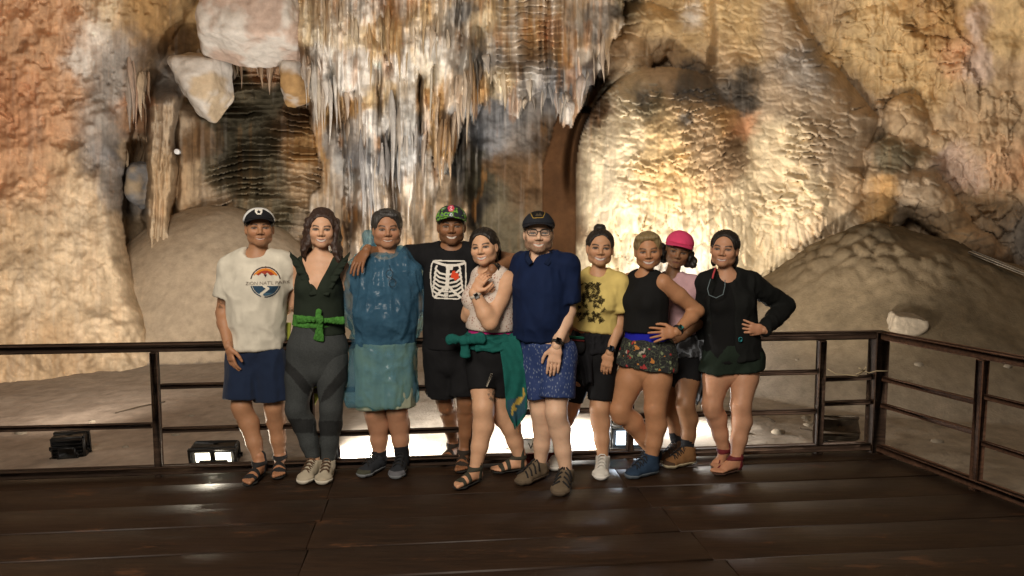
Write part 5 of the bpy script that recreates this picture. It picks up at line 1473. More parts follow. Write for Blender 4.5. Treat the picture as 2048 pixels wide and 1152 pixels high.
# ---- 1: man in cream shirt
def person_1():
    d = dict(Y=4.72, seed=1, s=1.0, g=1.02, skin=(.36, .20, .12), sh=((461, 536, .0), (566, 530, .02)), el=((446, 626, -.02), (592, 606, .14)), wr=((457, 692, -.14), (622, 650, .17)),
             hip=((489, 716), (538, 716)), kn=((483, 812), (548, 814)), toe=((490, 976, -8), (557, 962, 14)), W=(104, 96, 92), dep=(.118, .112, .115), belly=.012, neck=(514, 508, .0), head=(519, 456, -.02, 2, -4, 0, 1.0),
             legg=.98, shoes=('sandal', 'sandal'), brow=(.014, .010, .008), stache=(.28, (.03, .02, .016)), teeth=True, smile=.5, mouth=.022, teethh=.45, eye=.0045)
    p = make_person(d)
    hl = down_hand(p.wrL, p.elL, 1, 1.0, .30, pn=A3([.6, .7, 0]), dv=A3([.18, -.05, -1]))
    d['hands'] = [hl, down_hand(p.wrR, p.elR, 1, 1.0, .3)]
    def tat(V, C):
        q = (np.abs(V[:, 2] - P(437, 606, p.Y)[2]) < .03) & (np.abs(V[:, 0] - (p.shL[0] - .035)) < .03) & (V[:, 1] < p.elL[1])
        n = noise3(V[:, 0] * 90, V[:, 1] * 90, V[:, 2] * 90, 4) > .5
        C[q & n] *= .45; return C
    d['marks'] = [tat]
    build_body(p, 'man in cream printed shirt, white and black cap, navy shorts and sandals')
    cream = cloth('cream_cotton', (.56, .52, .43)); navy = cloth('navy_shorts', (.010, .018, .042), sheen=.1)
    t = tee(p, 'tee_shirt', cream, (513, 695), 112, slv=(.66, .5), slw=.024, fold=(.020, .11, 3, (1, 1, .6)), loose=.020)
    vq = o_last[0]
    def paint(x, y):
        C = np.zeros(x.shape + (3,)); A = np.zeros(x.shape)
        def put(m, c): C[m] = s2l(c); A[m] = 1
        cx_, cy_, R = 531, 564, 31
        dx, dy = (x - cx_), (y - cy_) * 1.0; r = np.hypot(dx, dy)
        ringm = (r < R) & (r > R - 2.2)
        put(ringm & (dy < -6) & (dy > -40), (60, 44, 44)); put((r < R - 3.5) & (r > R - 8) & (dy < -13), (200, 120, 40))
        put((r < R - 8) & (dy < -13), (150, 62, 44))
        mt_ = inpoly(x, y, [(504, 557), (511, 548), (517, 551), (523, 546), (530, 549), (534, 545), (541, 551), (549, 549), (559, 557)])
        A[mt_] = 0
        put(inpoly(x, y, [(527, 549), (534, 549), (531, 555)]), (60, 40, 50))
        low = (dy > 8) & (r < R)
        put(low & ringm, (40, 56, 70)); put(low & (r < R - 3.5), (44, 66, 84))
        riv = stroke(x, y, [(528, 572), (536, 577), (530, 582), (522, 588), (526, 594), (520, 598)], 5.5); A[riv] = 0
        put(low & (r < R - 3.5) & (dy > 22) & ~riv, (70, 100, 120))
        return C, A
    decal(p, 'print', vq, 498, 532, 565, 598, paint, parent=t, cell=.7)
    # lettering laid across the badge
    bvh = BVHTree.FromPolygons([tuple(v) for v in vq[0]], [tuple(q) for q in vq[1]])
    pc = P(530, 567, p.Y - .15)
    lt = text_obj('lettering', "ZION NAT'L PARK", .0285, tuple(pc), np.eye(3), mat('print_brown', (.19, .16, .13), rough=.9), t, extrude=0.0)
    v = np.empty(len(lt.data.vertices) * 3, np.float32); lt.data.vertices.foreach_get('co', v); v = v.reshape(-1, 3)
    for k in range(len(v)):
        hit = bvh.ray_cast(Vector((v[k][0], 3.0, v[k][2])), Vector((0, 1, 0)))
        if hit[0] is not None: v[k][1] = hit[0][1] - .005
    lt.data.vertices.foreach_set('co', v.ravel()); lt.data.update()
    shorts(p, navy, (.86, .84), loose=.026, hang=.026, wloose=.004)
    for i in (0, 1): sandal(p, i, M_STRAP, M_SOLE)
    hair_cap(p, M_HAIRDK, thick=.004, hairline=.06)
    cp = cap(p, cloth('black_cap', (.012, .012, .014)), cloth('black_brim', (.010, .010, .012)), back_mat=cloth('white_mesh', (.62, .62, .60)))
    def em(x, y):
        C = np.zeros(x.shape + (3,)); A = np.zeros(x.shape)
        sh_ = inpoly(x, y, [(510, 418), (517, 416), (525, 418), (525, 424), (522, 429), (514, 429), (510, 424)]); C[sh_] = s2l((220, 215, 205)); A[sh_] = 1
        st = inpoly(x, y, [(517.5, 419), (519, 422), (522, 422.5), (520, 424.5), (521, 427.5), (517.5, 426), (514, 427.5), (515, 424.5), (513, 422.5), (516, 422)]); C[st] = s2l((26, 26, 28))
        return C, A
    decal(p, 'cap_patch', o_cap(cp), 508, 414, 527, 431, em, parent=cp, cell=.6)
    return p
def o_cap(o):
    v = np.empty(len(o.data.vertices) * 3, np.float32); o.data.vertices.foreach_get('co', v)
    q = np.empty(len(o.data.loops), np.int32); o.data.loops.foreach_get('vertex_index', q)
    return v.reshape(-1, 3), q.reshape(-1, 4)
def raster(polys_strokes):
    def f(x, y):
        C = np.zeros(x.shape + (3,)); A = np.zeros(x.shape)
        for kind, pts, w, c in polys_strokes:
            m = stroke(x, y, pts, w) if kind == 's' else inpoly(x, y, pts)
            if c is None: A[m] = 0
            else: C[m] = s2l(c); A[m] = 1
        return C, A
    return f
# ---- 4: man in skeleton shirt
def person_4():
    d = dict(Y=4.80, seed=4, s=1.02, g=1.04, skin=(.225, .115, .062), sh=((852, 512, .0), (948, 510, .0)), el=((792, 515, .14), (1030, 522, .04)), wr=((733, 500, -.10), (984, 541, -.22)),
             hip=((880, 702), (926, 702)), kn=((890, 800), (932, 800)), toe=((884, 934, -18), (921, 950, -4)), W=(98, 92, 90), dep=(.125, .125, .12), belly=.02, neck=(903, 494, .0), head=(903, 452, -.03, 0, -2, 0, 1.04),
             legg=.92, armg=1.05, shoes=('sandal', 'sandal'), brow=(.012, .008, .006), smile=1.0, mouth=.025, beard=(.30, (.04, .025, .018)), fat=1.06, eye=.0035)
    p = make_person(d)
    d['hands'] = [hand_ops(p.wrL, A3([-.35, -.55, -.72]), A3([.3, .6, -.6]), -1, 1.08, .25, spread=.10), hand_ops(p.wrR, A3([-.25, -.15, -.95]), A3([-.2, .95, 0]), -1, 1.05, .35)]
    build_body(p, 'man in black rib cage shirt and colourful cap with arms round both neighbours')
    blk = cloth('black_cotton', (.008, .008, .009), var=.2)
    t = tee(p, 'tee_shirt', blk, (900, 694), 112, slv=(.62, .60), slw=.022, fold=(.008, .09, 13), h=.008, loose=.016)
    vq = o_last[0]
    W_ = (205, 200, 190); S_ = []
    S_.append(('s', [(867, 522), (872, 521), (900, 522), (928, 522), (931, 526), (932, 560), (930, 584), (924, 594), (915, 598), (870, 596), (866, 592), (862, 570), (861, 548), (863, 530), (867, 522)], 2.6, W_))
    S_ += [('s', [(868, 523), (885, 529), (897, 531)], 5, W_), ('s', [(930, 526), (916, 530), (901, 531)], 5, W_), ('p', [(890, 528), (908, 528), (905, 540), (893, 540)], 0, W_), ('s', [(896, 540), (894, 574)], 7.5, W_), ('s', [(893, 578), (892, 594)], 8.0, W_)]
    for k in range(4): S_.append(('s', [(888, 581.5 + 4.2 * k), (898, 581.5 + 4.2 * k)], 1.0, (14, 14, 14)))
    for k in range(6):
        y = 534 + 8.6 * k; w = 5 + 2.2 * k
        S_.append(('s', [(876 - w * .5, y - 2), (874 - w * .6, y + 4), (880 - w * .2, y + 12), (891, y + 15)], 3.8, W_))
        S_.append(('s', [(916 + w * .5, y - 2), (918 + w * .5, y + 4), (911 + w * .2, y + 12), (899, y + 15)], 3.8, W_))
    S_ += [('s', [(889, 574), (880, 584), (870, 594)], 5, W_), ('s', [(899, 574), (908, 584), (920, 594)], 5, W_)]
    S_.append(('p', [(902, 550), (905, 542), (910, 541), (911, 545), (918, 548), (917, 553), (919, 556), (913, 559), (911, 562), (907, 557), (901, 555)], 0, (200, 70, 40)))
    decal(p, 'print', vq, 856, 516, 936, 602, raster(S_), parent=t, cell=.75)
    shorts(p, cloth('black_shorts', (.009, .009, .010)), (.84, .84), loose=.030, hang=.03, h=.008)
    for i in (0, 1): sandal(p, i, mat('brown_strap', (.022, .015, .010), rough=.8), M_SOLE)
    hair_cap(p, M_HAIRDK, thick=.004, hairline=.06)
    m, nt, bs = new_mat('patterned_cap'); L = nt.links.new
    tc = N(nt, 'ShaderNodeTexCoord'); n1 = N(nt, 'ShaderNodeTexNoise'); n1.inputs['Scale'].default_value = 26; n1.inputs['Detail'].default_value = 1
    L(tc.outputs['Object'], n1.inputs['Vector']); cr = N(nt, 'ShaderNodeValToRGB'); cr.color_ramp.interpolation = 'CONSTANT'
    els = cr.color_ramp.elements; els[0].position = 0; els[0].color = (.01, .012, .02, 1); els[1].position = .50; els[1].color = (.12, .30, .03, 1)
    e = els.new(.60); e.color = (.02, .03, .06, 1); e = els.new(.66); e.color = (.45, .48, .5, 1); e = els.new(.74); e.color = (.05, .12, .02, 1)
    L(n1.outputs[0], cr.inputs[0]); L(cr.outputs[0], bs.inputs['Base Color']); bs.inputs['Roughness'].default_value = .8
    cp = cap(p, m, m)
    decal(p, 'cap_patch', o_cap(cp), 893, 408, 913, 426, raster([('p', [(897, 411), (906, 410), (909, 416), (906, 423), (898, 423), (895, 416)], 0, (190, 70, 90)), ('s', [(900, 413), (904, 413), (901, 417), (905, 420), (899, 420)], 1.3, (235, 190, 190))]), parent=cp, cell=.6)
    watch(p, p.wrR, p.elR, M_STRAP, mat('watch_glass', (.02, .02, .03), rough=.08), r=.034 * 1.08)
    return p
def band(p, name, material, y0, y1, grow, fold=(.016, .04, 8, (1, 1, 2.5)), tilt=0.0, h=.0065, extra=(), prims=None):
    """cloth tied round the hips between two photo rows"""
    a, b = P(1024, y0, p.Y), P(1024, y1, p.Y); c = p.H
    n1_ = unit(A3([tilt, 0, 1.0])); q0 = A3([c[0], 0, a[2]]); q1 = A3([c[0], 0, b[2]])
    ops = [('u', infl(q, grow), .03) for q in (prims or p.tor[0:3])]
    if prims is None:
        for hp in (p.hipL, p.hipR): ops.append(('u', ('e', hp, A3([.1, .1, .12]) * p.lg + grow - .008, I3), .03))
    ops += [('p', q0, n1_), ('p', q1, -n1_)]
    ops += [('u', q, .015) for q in extra]
    return piece(p, name, ops, h, material, fold)
# ---- 2: woman in green top and leggings
def person_2():
    d = dict(Y=4.72, seed=2, s=.97, g=1.0, fem=True, skin=(.55, .35, .245), sh=((602, 533, .0), (682, 533, .0)), el=((588, 606, .10), (700, 610, .12)), wr=((540, 640, .20), (735, 640, .16)),
             hip=((606, 714), (664, 714)), kn=((594, 816), (662, 816)), toe=((601, 971, -12), (646, 972, 4)), W=(82, 82, 112), dep=(.105, .10, .125), neck=(640, 508, .01), head=(644, 459, -.01, -3, -3, 2, .99),
             legg=1.06, bust=.062, shoes=('shoe', 'shoe'), brow=(.016, .009, .006), smile=1.0, mouth=.025, lip=(.30, .09, .075), lash=1.0, eye=.0062)
    p = make_person(d); d['hands'] = [down_hand(p.wrL, p.elL, 1, .92), down_hand(p.wrR, p.elR, -1, .92)]
    build_body(p, 'woman with long brown hair, dark green V neck top and grey leggings with green scarf')
    gt = cloth('dark_green_rib', (.016, .022, .015), bump=.25)
    top = tee(p, 'top', gt, (640, 668), 104, arms=(0, 0), loose=.010, vneck=(P(639, 586, p.Y) , .44), fold=(.005, .08, 2), dep=(.10, .10, .11), strap=.85)
    Yf = p.Y - .125
    for sx, xs_ in ((-1, [(638, 588), (624, 562), (610, 540), (600, 522), (592, 514)]), (1, [(640, 588), (655, 562), (669, 540), (680, 524), (688, 516)])):
        path = [P(x, y, Yf + (.10 if i > 3 else .035 * i * .5 + .01)) for i, (x, y) in enumerate(xs_)]
        out = np.array([[sx * 1.0, 0, -.25], [sx, 0, -.1], [sx, 0, 0], [sx, 0, .25], [sx * .8, 0, .8]])
        sheet('ruffle', frill(path, .055, out=out, waves=6, amp=.012), .003, gt, p.o)
    # leggings with darker panels
    lm = mat('grey_leggings', (1, 1, 1), rough=.8, spec=.15, var=.2, scale=120, bump=.15, vcol=True)
    def lcol(V):
        x, y = to_px(V); C = np.tile(A3((.040, .044, .044)), (len(V), 1)); dk = (.018, .019, .019)
        for poly in ([(569, 712), (575, 722), (606, 752), (632, 788), (630, 802), (604, 782), (584, 756), (569, 740)], [(704, 712), (700, 722), (676, 748), (648, 782), (640, 806), (660, 796), (692, 760), (704, 736)]):
            C[inpoly(x, y, poly)] = dk
        C[(y > 838) & (y < 866) & (x < 627)] = dk; C[(y > 842) & (y < 872) & (x > 628)] = dk
        return C
    ops = [('u', infl(q, .008), .03) for q in p.tor[0:2]] + [('u', infl(q, .006), .022) for q in p.legL]
    cutz = ('p', P(600, 912, p.Y - .03), A3([0, 0, -1.0])); topz = ('p', p.sp(.34), A3([0, 0, 1.0]))
    V1, Q1 = sdf(ops + [cutz, topz], .0075); V2, Q2 = sdf([('u', infl(q, .006), .022) for q in p.legR] + [('p', P(650, 918, p.Y - .03), A3([0, 0, -1.0]))], .0075)
    V, Q, _ = add_mesh([(V1, Q1, 0), (V2, Q2, 0)]); V = relax(V, Q, 1); V = folds(V, Q, .004, .05, 6)
    link('leggings', mesh_np('leggings', V, Q, lcol(V)), lm, p.o)
    can = cloth('beige_canvas', (.36, .31, .23)); lace = mat('brown_lace', (.10, .055, .03), rough=.8)
    for i in (0, 1): shoe(p, i, can, M_SOLEW, lace_mat=lace)
    # hair, pinned up on top and falling in waves
    C = lambda a, ra, b, rb: (('c', p.hl(*a), ra, p.hl(*b), rb), .012)
    ex = [(('e', p.hl(0, -.030, .108), A3([.062, .062, .034]), p.hR), .03)]
    for sx in (-1, 1):
        for k in range(5):
            x0 = sx * (.066 + .006 * (k % 3)); y0 = .012 - .024 * k; ln = (.27, .30, .33, .31, .29)[k] + (.04 if sx > 0 else -.03)
            pts = [(x0 + sx * .012 * math.sin(j * 1.5 + k * 1.3) + sx * .004 * j, y0 + .010 * math.cos(j * 1.4 + k) + .004 * j, .06 - ln * j / 6) for j in range(7)]
            rr_ = [.016, .020, .021, .020, .018, .014, .006]
            for j in range(6): ex.append(C(pts[j], rr_[j], pts[j + 1], rr_[j + 1]))
    hair_cap(p, M_HAIRBR, thick=.009, hairline=.074, extra=ex, face=(.064, .10, .105), fold=(.006, .016, 3, (1, 1, .3)))
    gsc = cloth('green_scarf', (.050, .17, .030), bump=.9, bscale=70, var=.35, scale=50)
    s_ = band(p, 'scarf', gsc, 628, 651, .016, tilt=.03, fold=(.007, .028, 8, (.35, .35, 2.2)))
    Yk = p.Y - .155
    kn_ = [('u', ('e', P(640, 639, Yk - .004), A3([.020, .018, .026]), I3), .006),
           ('u', ('l', P(641, 648, Yk), (.012, .010), P(637, 679, Yk + .02), (.034, .009), A3([1, 0, 0])), .006), ('u', ('l', P(636, 640, Yk), (.014, .012), P(638, 621, Yk + .01), (.020, .009), A3([1, 0, 0])), .006),
           ('u', ('l', P(628, 640, Yk + .01), (.014, .009), P(596, 638, Yk + .05), (.024, .009), UP), .008), ('u', ('l', P(650, 641, Yk + .01), (.014, .009), P(686, 641, Yk + .05), (.024, .009), UP), .008)]
    piece(p, 'scarf_knot', kn_, .004, gsc, (.009, .024, 4, (1.4, 1.4, .4)), parent=s_)
    ysc = cloth('yellow_green_scarf', (.30, .33, .05))
    sheet('scarf_tail', drape([(645, 560, 582), (690, 558, 580), (720, 572, 580)], p.Y + .06, amp=.01), .004, ysc, s_)
    sheet('scarf_tail', drape([(730, 626, 646), (790, 622, 640), (824, 616, 621)], p.Y + .10, amp=.01), .004, ysc, s_)
    return p
# ---- 3: man in blue rain poncho
def person_3():
    d = dict(Y=4.80, seed=3, s=1.0, g=1.10, skin=(.36, .20, .13), sh=((722, 545, .0), (818, 545, .0)), el=((704, 612, .05), (836, 612, .05)), wr=((738, 660, .17), (806, 660, .17)),
             hip=((748, 715), (795, 715)), kn=((750, 824), (794, 822)), toe=((718, 957, -32), (792, 961, -3)), W=(112, 116, 108), dep=(.135, .145, .13), belly=.03, neck=(773, 512, .0), head=(774, 459, -.02, 3, -3, 0, 1.03),
             legg=1.02, fat=1.12, jaw=1.15, neckg=1.08, shoes=('shoe', 'shoe'), brow=(.03, .02, .015), smile=.6, mouth=.024, teethh=.5, eye=.0042)
    p = make_person(d); d['hands'] = [down_hand(p.wrL, p.elL, 1), down_hand(p.wrR, p.elR, -1)]
    build_body(p, 'man with short greying hair wearing a translucent blue plastic rain poncho')
    tee(p, 'tee_shirt', cloth('slate_shirt', (.025, .05, .085)), (771, 690), 122, fold=(.008, .09, 4), h=.009)
    shorts(p, cloth('khaki_shorts', (.27, .29, .21)), (.93, .92), loose=.030, hang=.02, h=.009)
    m, nt, bs = new_mat('blue_plastic'); m.name = 'blue_plastic'; L = nt.links.new
    tc = N(nt, 'ShaderNodeTexCoord'); n1 = N(nt, 'ShaderNodeTexNoise'); n1.inputs['Scale'].default_value = 9; n1.inputs['Detail'].default_value = 5; L(tc.outputs['Object'], n1.inputs['Vector'])
    bs.inputs['Base Color'].default_value = (.10, .24, .37, 1); bs.inputs['Roughness'].default_value = .27; bs.inputs['Specular IOR Level'].default_value = .45
    n3 = N(nt, 'ShaderNodeTexNoise', noise_type='RIDGED_MULTIFRACTAL'); n3.inputs['Scale'].default_value = 11; n3.inputs['Detail'].default_value = 3; L(tc.outputs['Object'], n3.inputs['Vector'])
    bp = N(nt, 'ShaderNodeBump'); bp.inputs['Strength'].default_value = .30; bp.inputs['Distance'].default_value = .014; L(n3.outputs[0], bp.inputs['Height']); L(bp.outputs[0], bs.inputs['Normal'])
    tl = N(nt, 'ShaderNodeBsdfTranslucent'); tl.inputs[0].default_value = (.20, .52, .66, 1); tp = N(nt, 'ShaderNodeBsdfTransparent'); tp.inputs[0].default_value = (.74, .90, .92, 1)
    a1_ = N(nt, 'ShaderNodeMixShader'); a1_.inputs[0].default_value = .35; L(bs.outputs[0], a1_.inputs[1]); L(tl.outputs[0], a1_.inputs[2])
    a2_ = N(nt, 'ShaderNodeMixShader'); mr = N(nt, 'ShaderNodeMapRange'); mr.inputs['From Min'].default_value = .3; mr.inputs['From Max'].default_value = .7; mr.inputs['To Min'].default_value = .50; mr.inputs['To Max'].default_value = .78; L(n1.outputs[0], mr.inputs[0]); L(mr.outputs[0], a2_.inputs[0])
    L(a1_.outputs[0], a2_.inputs[1]); L(tp.outputs[0], a2_.inputs[2]); L(a2_.outputs[0], nt.nodes['Material Output'].inputs[0])
    g_ = .034
    ops = [('u', infl(q, g_), .05) for q in p.tor[2:]]
    ops.append(('u', ('l', P(770, 590, p.Y), (px2(61, p.Y), .17), P(764, 830, p.Y), (px2(69, p.Y), .19), A3([1, 0, 0])), .05))
    for sh, el, wr in ((p.shL, p.elL, p.wrL), (p.shR, p.elR, p.wrR)):
        ops += [('u', ('c', sh, .092, el, .098), .018), ('u', ('c', el, .098, wr, .085), .018)]
    ops.append(('u', ('e', P(700, 790, p.Y), A3([.035, .06, .05]), I3), .03))
    ops.append(('p', P(764, 812, p.Y - .15), unit(A3([.03, 0, -1.0]))))
    for q in p.neckp: ops.append(('s', infl(q, .020), .006))
    ops.append(('s', ('e', p.T + p.fwd * .055 + UP * .045, A3([p.nr + .022, .07, .055]), I3), .008))
    pon = piece(p, 'poncho', ops, .008, m, (.017, .12, 11, (1, 1, .5), True, .8, 2.5), it=2, post=lambda V, Q: folds(V, Q, .006, .06, 5, (1, 1, .9), True, .6, 2.5))
    # hood bunched behind the neck
    hd_ = [('u', ('c', P(736, 472, p.Y + .06), .032, P(748, 512, p.Y + .03), .052), .02), ('u', ('c', P(728, 500, p.Y + .05), .022, P(742, 522, p.Y - .02), .042), .02), ('u', ('c', P(806, 505, p.Y + .05), .030, P(816, 526, p.Y + .02), .040), .02), ('u', ('c', P(748, 505, p.Y + .09), .05, P(806, 512, p.Y + .09), .045), .02)]
    piece(p, 'hood', hd_, .006, m, (.022, .045, 6, (1, 1, .5)), parent=pon)
    dsh = cloth('dark_mesh_shoe', (.022, .024, .028)); gs = mat('grey_sole', (.16, .17, .18), rough=.7)
    shoe(p, 0, dsh, gs, lace_mat=M_STRAP, toecap=cloth('olive_toe', (.05, .05, .035))); shoe(p, 1, dsh, gs, lace_mat=M_STRAP, toecap=cloth('grey_toe', (.10, .10, .11)))
    sock(p, 0, .03); sock(p, 1, .07)
    C = lambda c, r: (('e', p.hl(*c), A3(r), p.hR), .02)
    hair_cap(p, M_HAIRGR, thick=.011, hairline=.072, extra=[C((0, .03, .112), (.05, .05, .016)), C((.035, .06, .085), (.034, .022, .018)), C((-.06, .0, .07), (.02, .05, .04)), C((.06, .0, .07), (.02, .05, .04))], face=(.062, .095, .10))
    # spectacles hung from the collar of his shirt
    mb = MB()
    for c0 in ((779, 548), (785, 566)):
        mb.tube([P(c0[0] + 7 * math.cos(t), c0[1] + 8 * math.sin(t), p.Y - .215) for t in np.linspace(0, 6.3, 15)], .002, 5)
    mb.tube([P(779, 531, p.Y - .19), P(781, 540, p.Y - .215)], .002, 5); mb.tube([P(783, 555, p.Y - .215), P(786, 558, p.Y - .215)], .002, 5)
    tag(mb.build('spectacles', M_STRAP, smooth=True), 'thin dark spectacles hanging from the collar under the blue poncho', 'spectacles')
    return p
# ---- 5: woman in cream lace top
def person_5():
    d = dict(Y=4.66, seed=5, s=.97, g=1.06, fem=True, skin=(.55, .35, .24), sh=((951, 560, .10), (1014, 561, -.05)), el=((936, 630, .02), (980, 645, -.20)), wr=((960, 600, -.10), (948, 585, -.21)),
             hip=((963, 712, .03), (1006, 712, -.02)), kn=((967, 815, -.02), (1003, 822, .04)), toe=((908, 982, -42), (985, 949, -70)), W=(88, 84, 96), dep=(.115, .11, .125), neck=(979, 541, .0), head=(968, 494, -.03, -16, -2, -7, .97),
             legg=1.02, armg=1.28, bust=.072, shoes=('sandal', 'sandal'), brow=(.015, .009, .007), smile=1.0, mouth=.026, lip=(.38, .12, .10), lash=1.0, eye=.006, fat=1.05)
    p = make_person(d)
    d['hands'] = [down_hand(p.wrL, p.elL, 1, .92), hand_ops(p.wrR, A3([.45, -.1, .85]), A3([.45, .85, -.2]), -1, .95, .62)]
    def tat(V, C):
        x, y = to_px(V); n = noise3(V[:, 0] * 110, V[:, 1] * 110, V[:, 2] * 110, 4)
        m_ = (((x - 988) / 13) ** 2 + ((y - 790) / 13) ** 2 < 1) & (n > .42) & (V[:, 1] < p.Y + .02); C[m_] = C[m_] * .3 + A3((.02, .035, .035))
        for cx_ in (964, 973):
            m_ = (np.hypot(x - cx_, y - 929) < 3.2) & (V[:, 1] < p.Y + .1); C[m_] *= .3
        return C
    d['marks'] = [tat]
    build_body(p, 'woman in cream lace top with teal scarf, holding the hand on her shoulder')
    m, nt, bs = new_mat('cream_lace'); L = nt.links.new
    tc = N(nt, 'ShaderNodeTexCoord'); vo = N(nt, 'ShaderNodeTexVoronoi', feature='DISTANCE_TO_EDGE'); vo.inputs['Scale'].default_value = 62; L(tc.outputs['Object'], vo.inputs['Vector'])
    n1 = N(nt, 'ShaderNodeTexNoise'); n1.inputs['Scale'].default_value = 24; L(tc.outputs['Object'], n1.inputs['Vector'])
    ad = N(nt, 'ShaderNodeMath', operation='MULTIPLY'); L(vo.outputs['Distance'], ad.inputs[0]); L(n1.outputs[0], ad.inputs[1])
    r_ = N(nt, 'ShaderNodeMapRange'); r_.inputs['From Min'].default_value = .10; r_.inputs['From Max'].default_value = .17; L(ad.outputs[0], r_.inputs[0])
    mx = N(nt, 'ShaderNodeMix', data_type='RGBA'); mx.inputs[6].default_value = (.58, .49, .42, 1); mx.inputs[7].default_value = (.34, .17, .13, 1); L(r_.outputs[0], mx.inputs[0]); L(mx.outputs[2], bs.inputs['Base Color'])
    bp = N(nt, 'ShaderNodeBump'); bp.inputs['Strength'].default_value = .5; bp.inputs['Distance'].default_value = .006; bp.invert = True; L(ad.outputs[0], bp.inputs['Height']); L(bp.outputs[0], bs.inputs['Normal']); bs.inputs['Roughness'].default_value = .9
    tee(p, 'lace_top', m, (980, 658), 104, arms=(0, 0), strap=.6, loose=.014, fold=(.005, .08, 4), scoop=.03, dep=(.115, .12, .125), hemtilt=-.04)
    band(p, 'waistband', cloth('pink_band', (.42, .02, .16)), 650, 668, .010, fold=None, prims=p.tor[1:3])
    bl = cloth('black_shorts', (.009, .009, .010))
    sh_ = shorts(p, bl, (.66, .66), loose=.012, hang=.004, fold=(.004, .06, 5), top=.22)
    MB().beam(P(973, 773, p.Y - .165), P(984, 747, p.Y - .165), .010, .002, up=(0, 1, .01), bev=.0005).build('reflective_stripe', mat('reflective', (.75, .68, .55), rough=.3), sh_)
    te = cloth('teal_scarf', (.008, .085, .072), bump=.2)
    b = band(p, 'scarf', te, 666, 694, .030, fold=(.022, .05, 9, (1, 1, 2.2)), tilt=-.02)
    Yk = p.Y - .13
    kn_ = [('u', ('e', P(928, 681, Yk), A3([.030, .03, .028]), I3), .01), ('u', ('l', P(922, 680, Yk), (.016, .014), P(898, 678, Yk + .01), (.034, .018), UP), .012), ('u', ('l', P(930, 686, Yk), (.018, .014), P(931, 712, Yk), (.030, .014), A3([1, 0, 0])), .012), ('u', ('l', P(936, 680, Yk), (.02, .016), P(965, 676, Yk - .03), (.035, .02), UP), .012)]
    piece(p, 'scarf_knot', kn_, .005, te, (.012, .03, 4, (1, 1, .35)), parent=b)
    sc_m = mat('teal_print', (1, 1, 1), rough=.85, spec=.15, var=.15, scale=30, bump=.15, vcol=True)
    def scol(V):
        x, y = to_px(V); C = np.tile(A3((.008, .085, .072)), (len(V), 1))
        C[inpoly(x, y, [(1014, 800), (1050, 792), (1052, 824), (1030, 846), (1014, 822)])] = (.02, .06, .085)
        n = noise2(x / 7, y / 7, 5)
        g_ = inpoly(x, y, [(1047, 775), (1051, 790), (1040, 808), (1031, 822), (1028, 836), (1022, 828), (1024, 812), (1036, 795)]) & (n > .25); C[g_] = (.36, .25, .05)
        return C
    sheet('scarf_tail', drape([(672, 985, 1036, .02), (700, 1000, 1044, -.01), (740, 1006, 1050, -.02), (780, 1010, 1053, -.02), (815, 1012, 1055, -.02), (832, 1018, 1050, -.02), (854, 1029, 1034, -.02)], p.Y - .15, n=60, m=26, amp=.012, freq=1.6), .005, sc_m, b, col=scol)
    st = mat('olive_strap', (.035, .033, .022), rough=.8)
    for i in (0, 1): sandal(p, i, st, M_SOLE)
    E = lambda c, r, k=.012: (('e', p.hl(*c), A3(r) * p.hs, p.hR), k)
    hair_cap(p, M_HAIRDK, thick=.008, hairline=.072, extra=[E((.02, -.10, -.04), (.045, .04, .05), .02), E((.07, -.045, .0), (.018, .03, .045)), E((.03, -.08, -.11), (.03, .03, .05), .02)], face=(.063, .10, .098))
    watch(p, p.wrR, p.elR, mat('pale_strap', (.50, .42, .34), rough=.6), mat('white_face', (.4, .4, .4), rough=.1), r=.034)
    return p
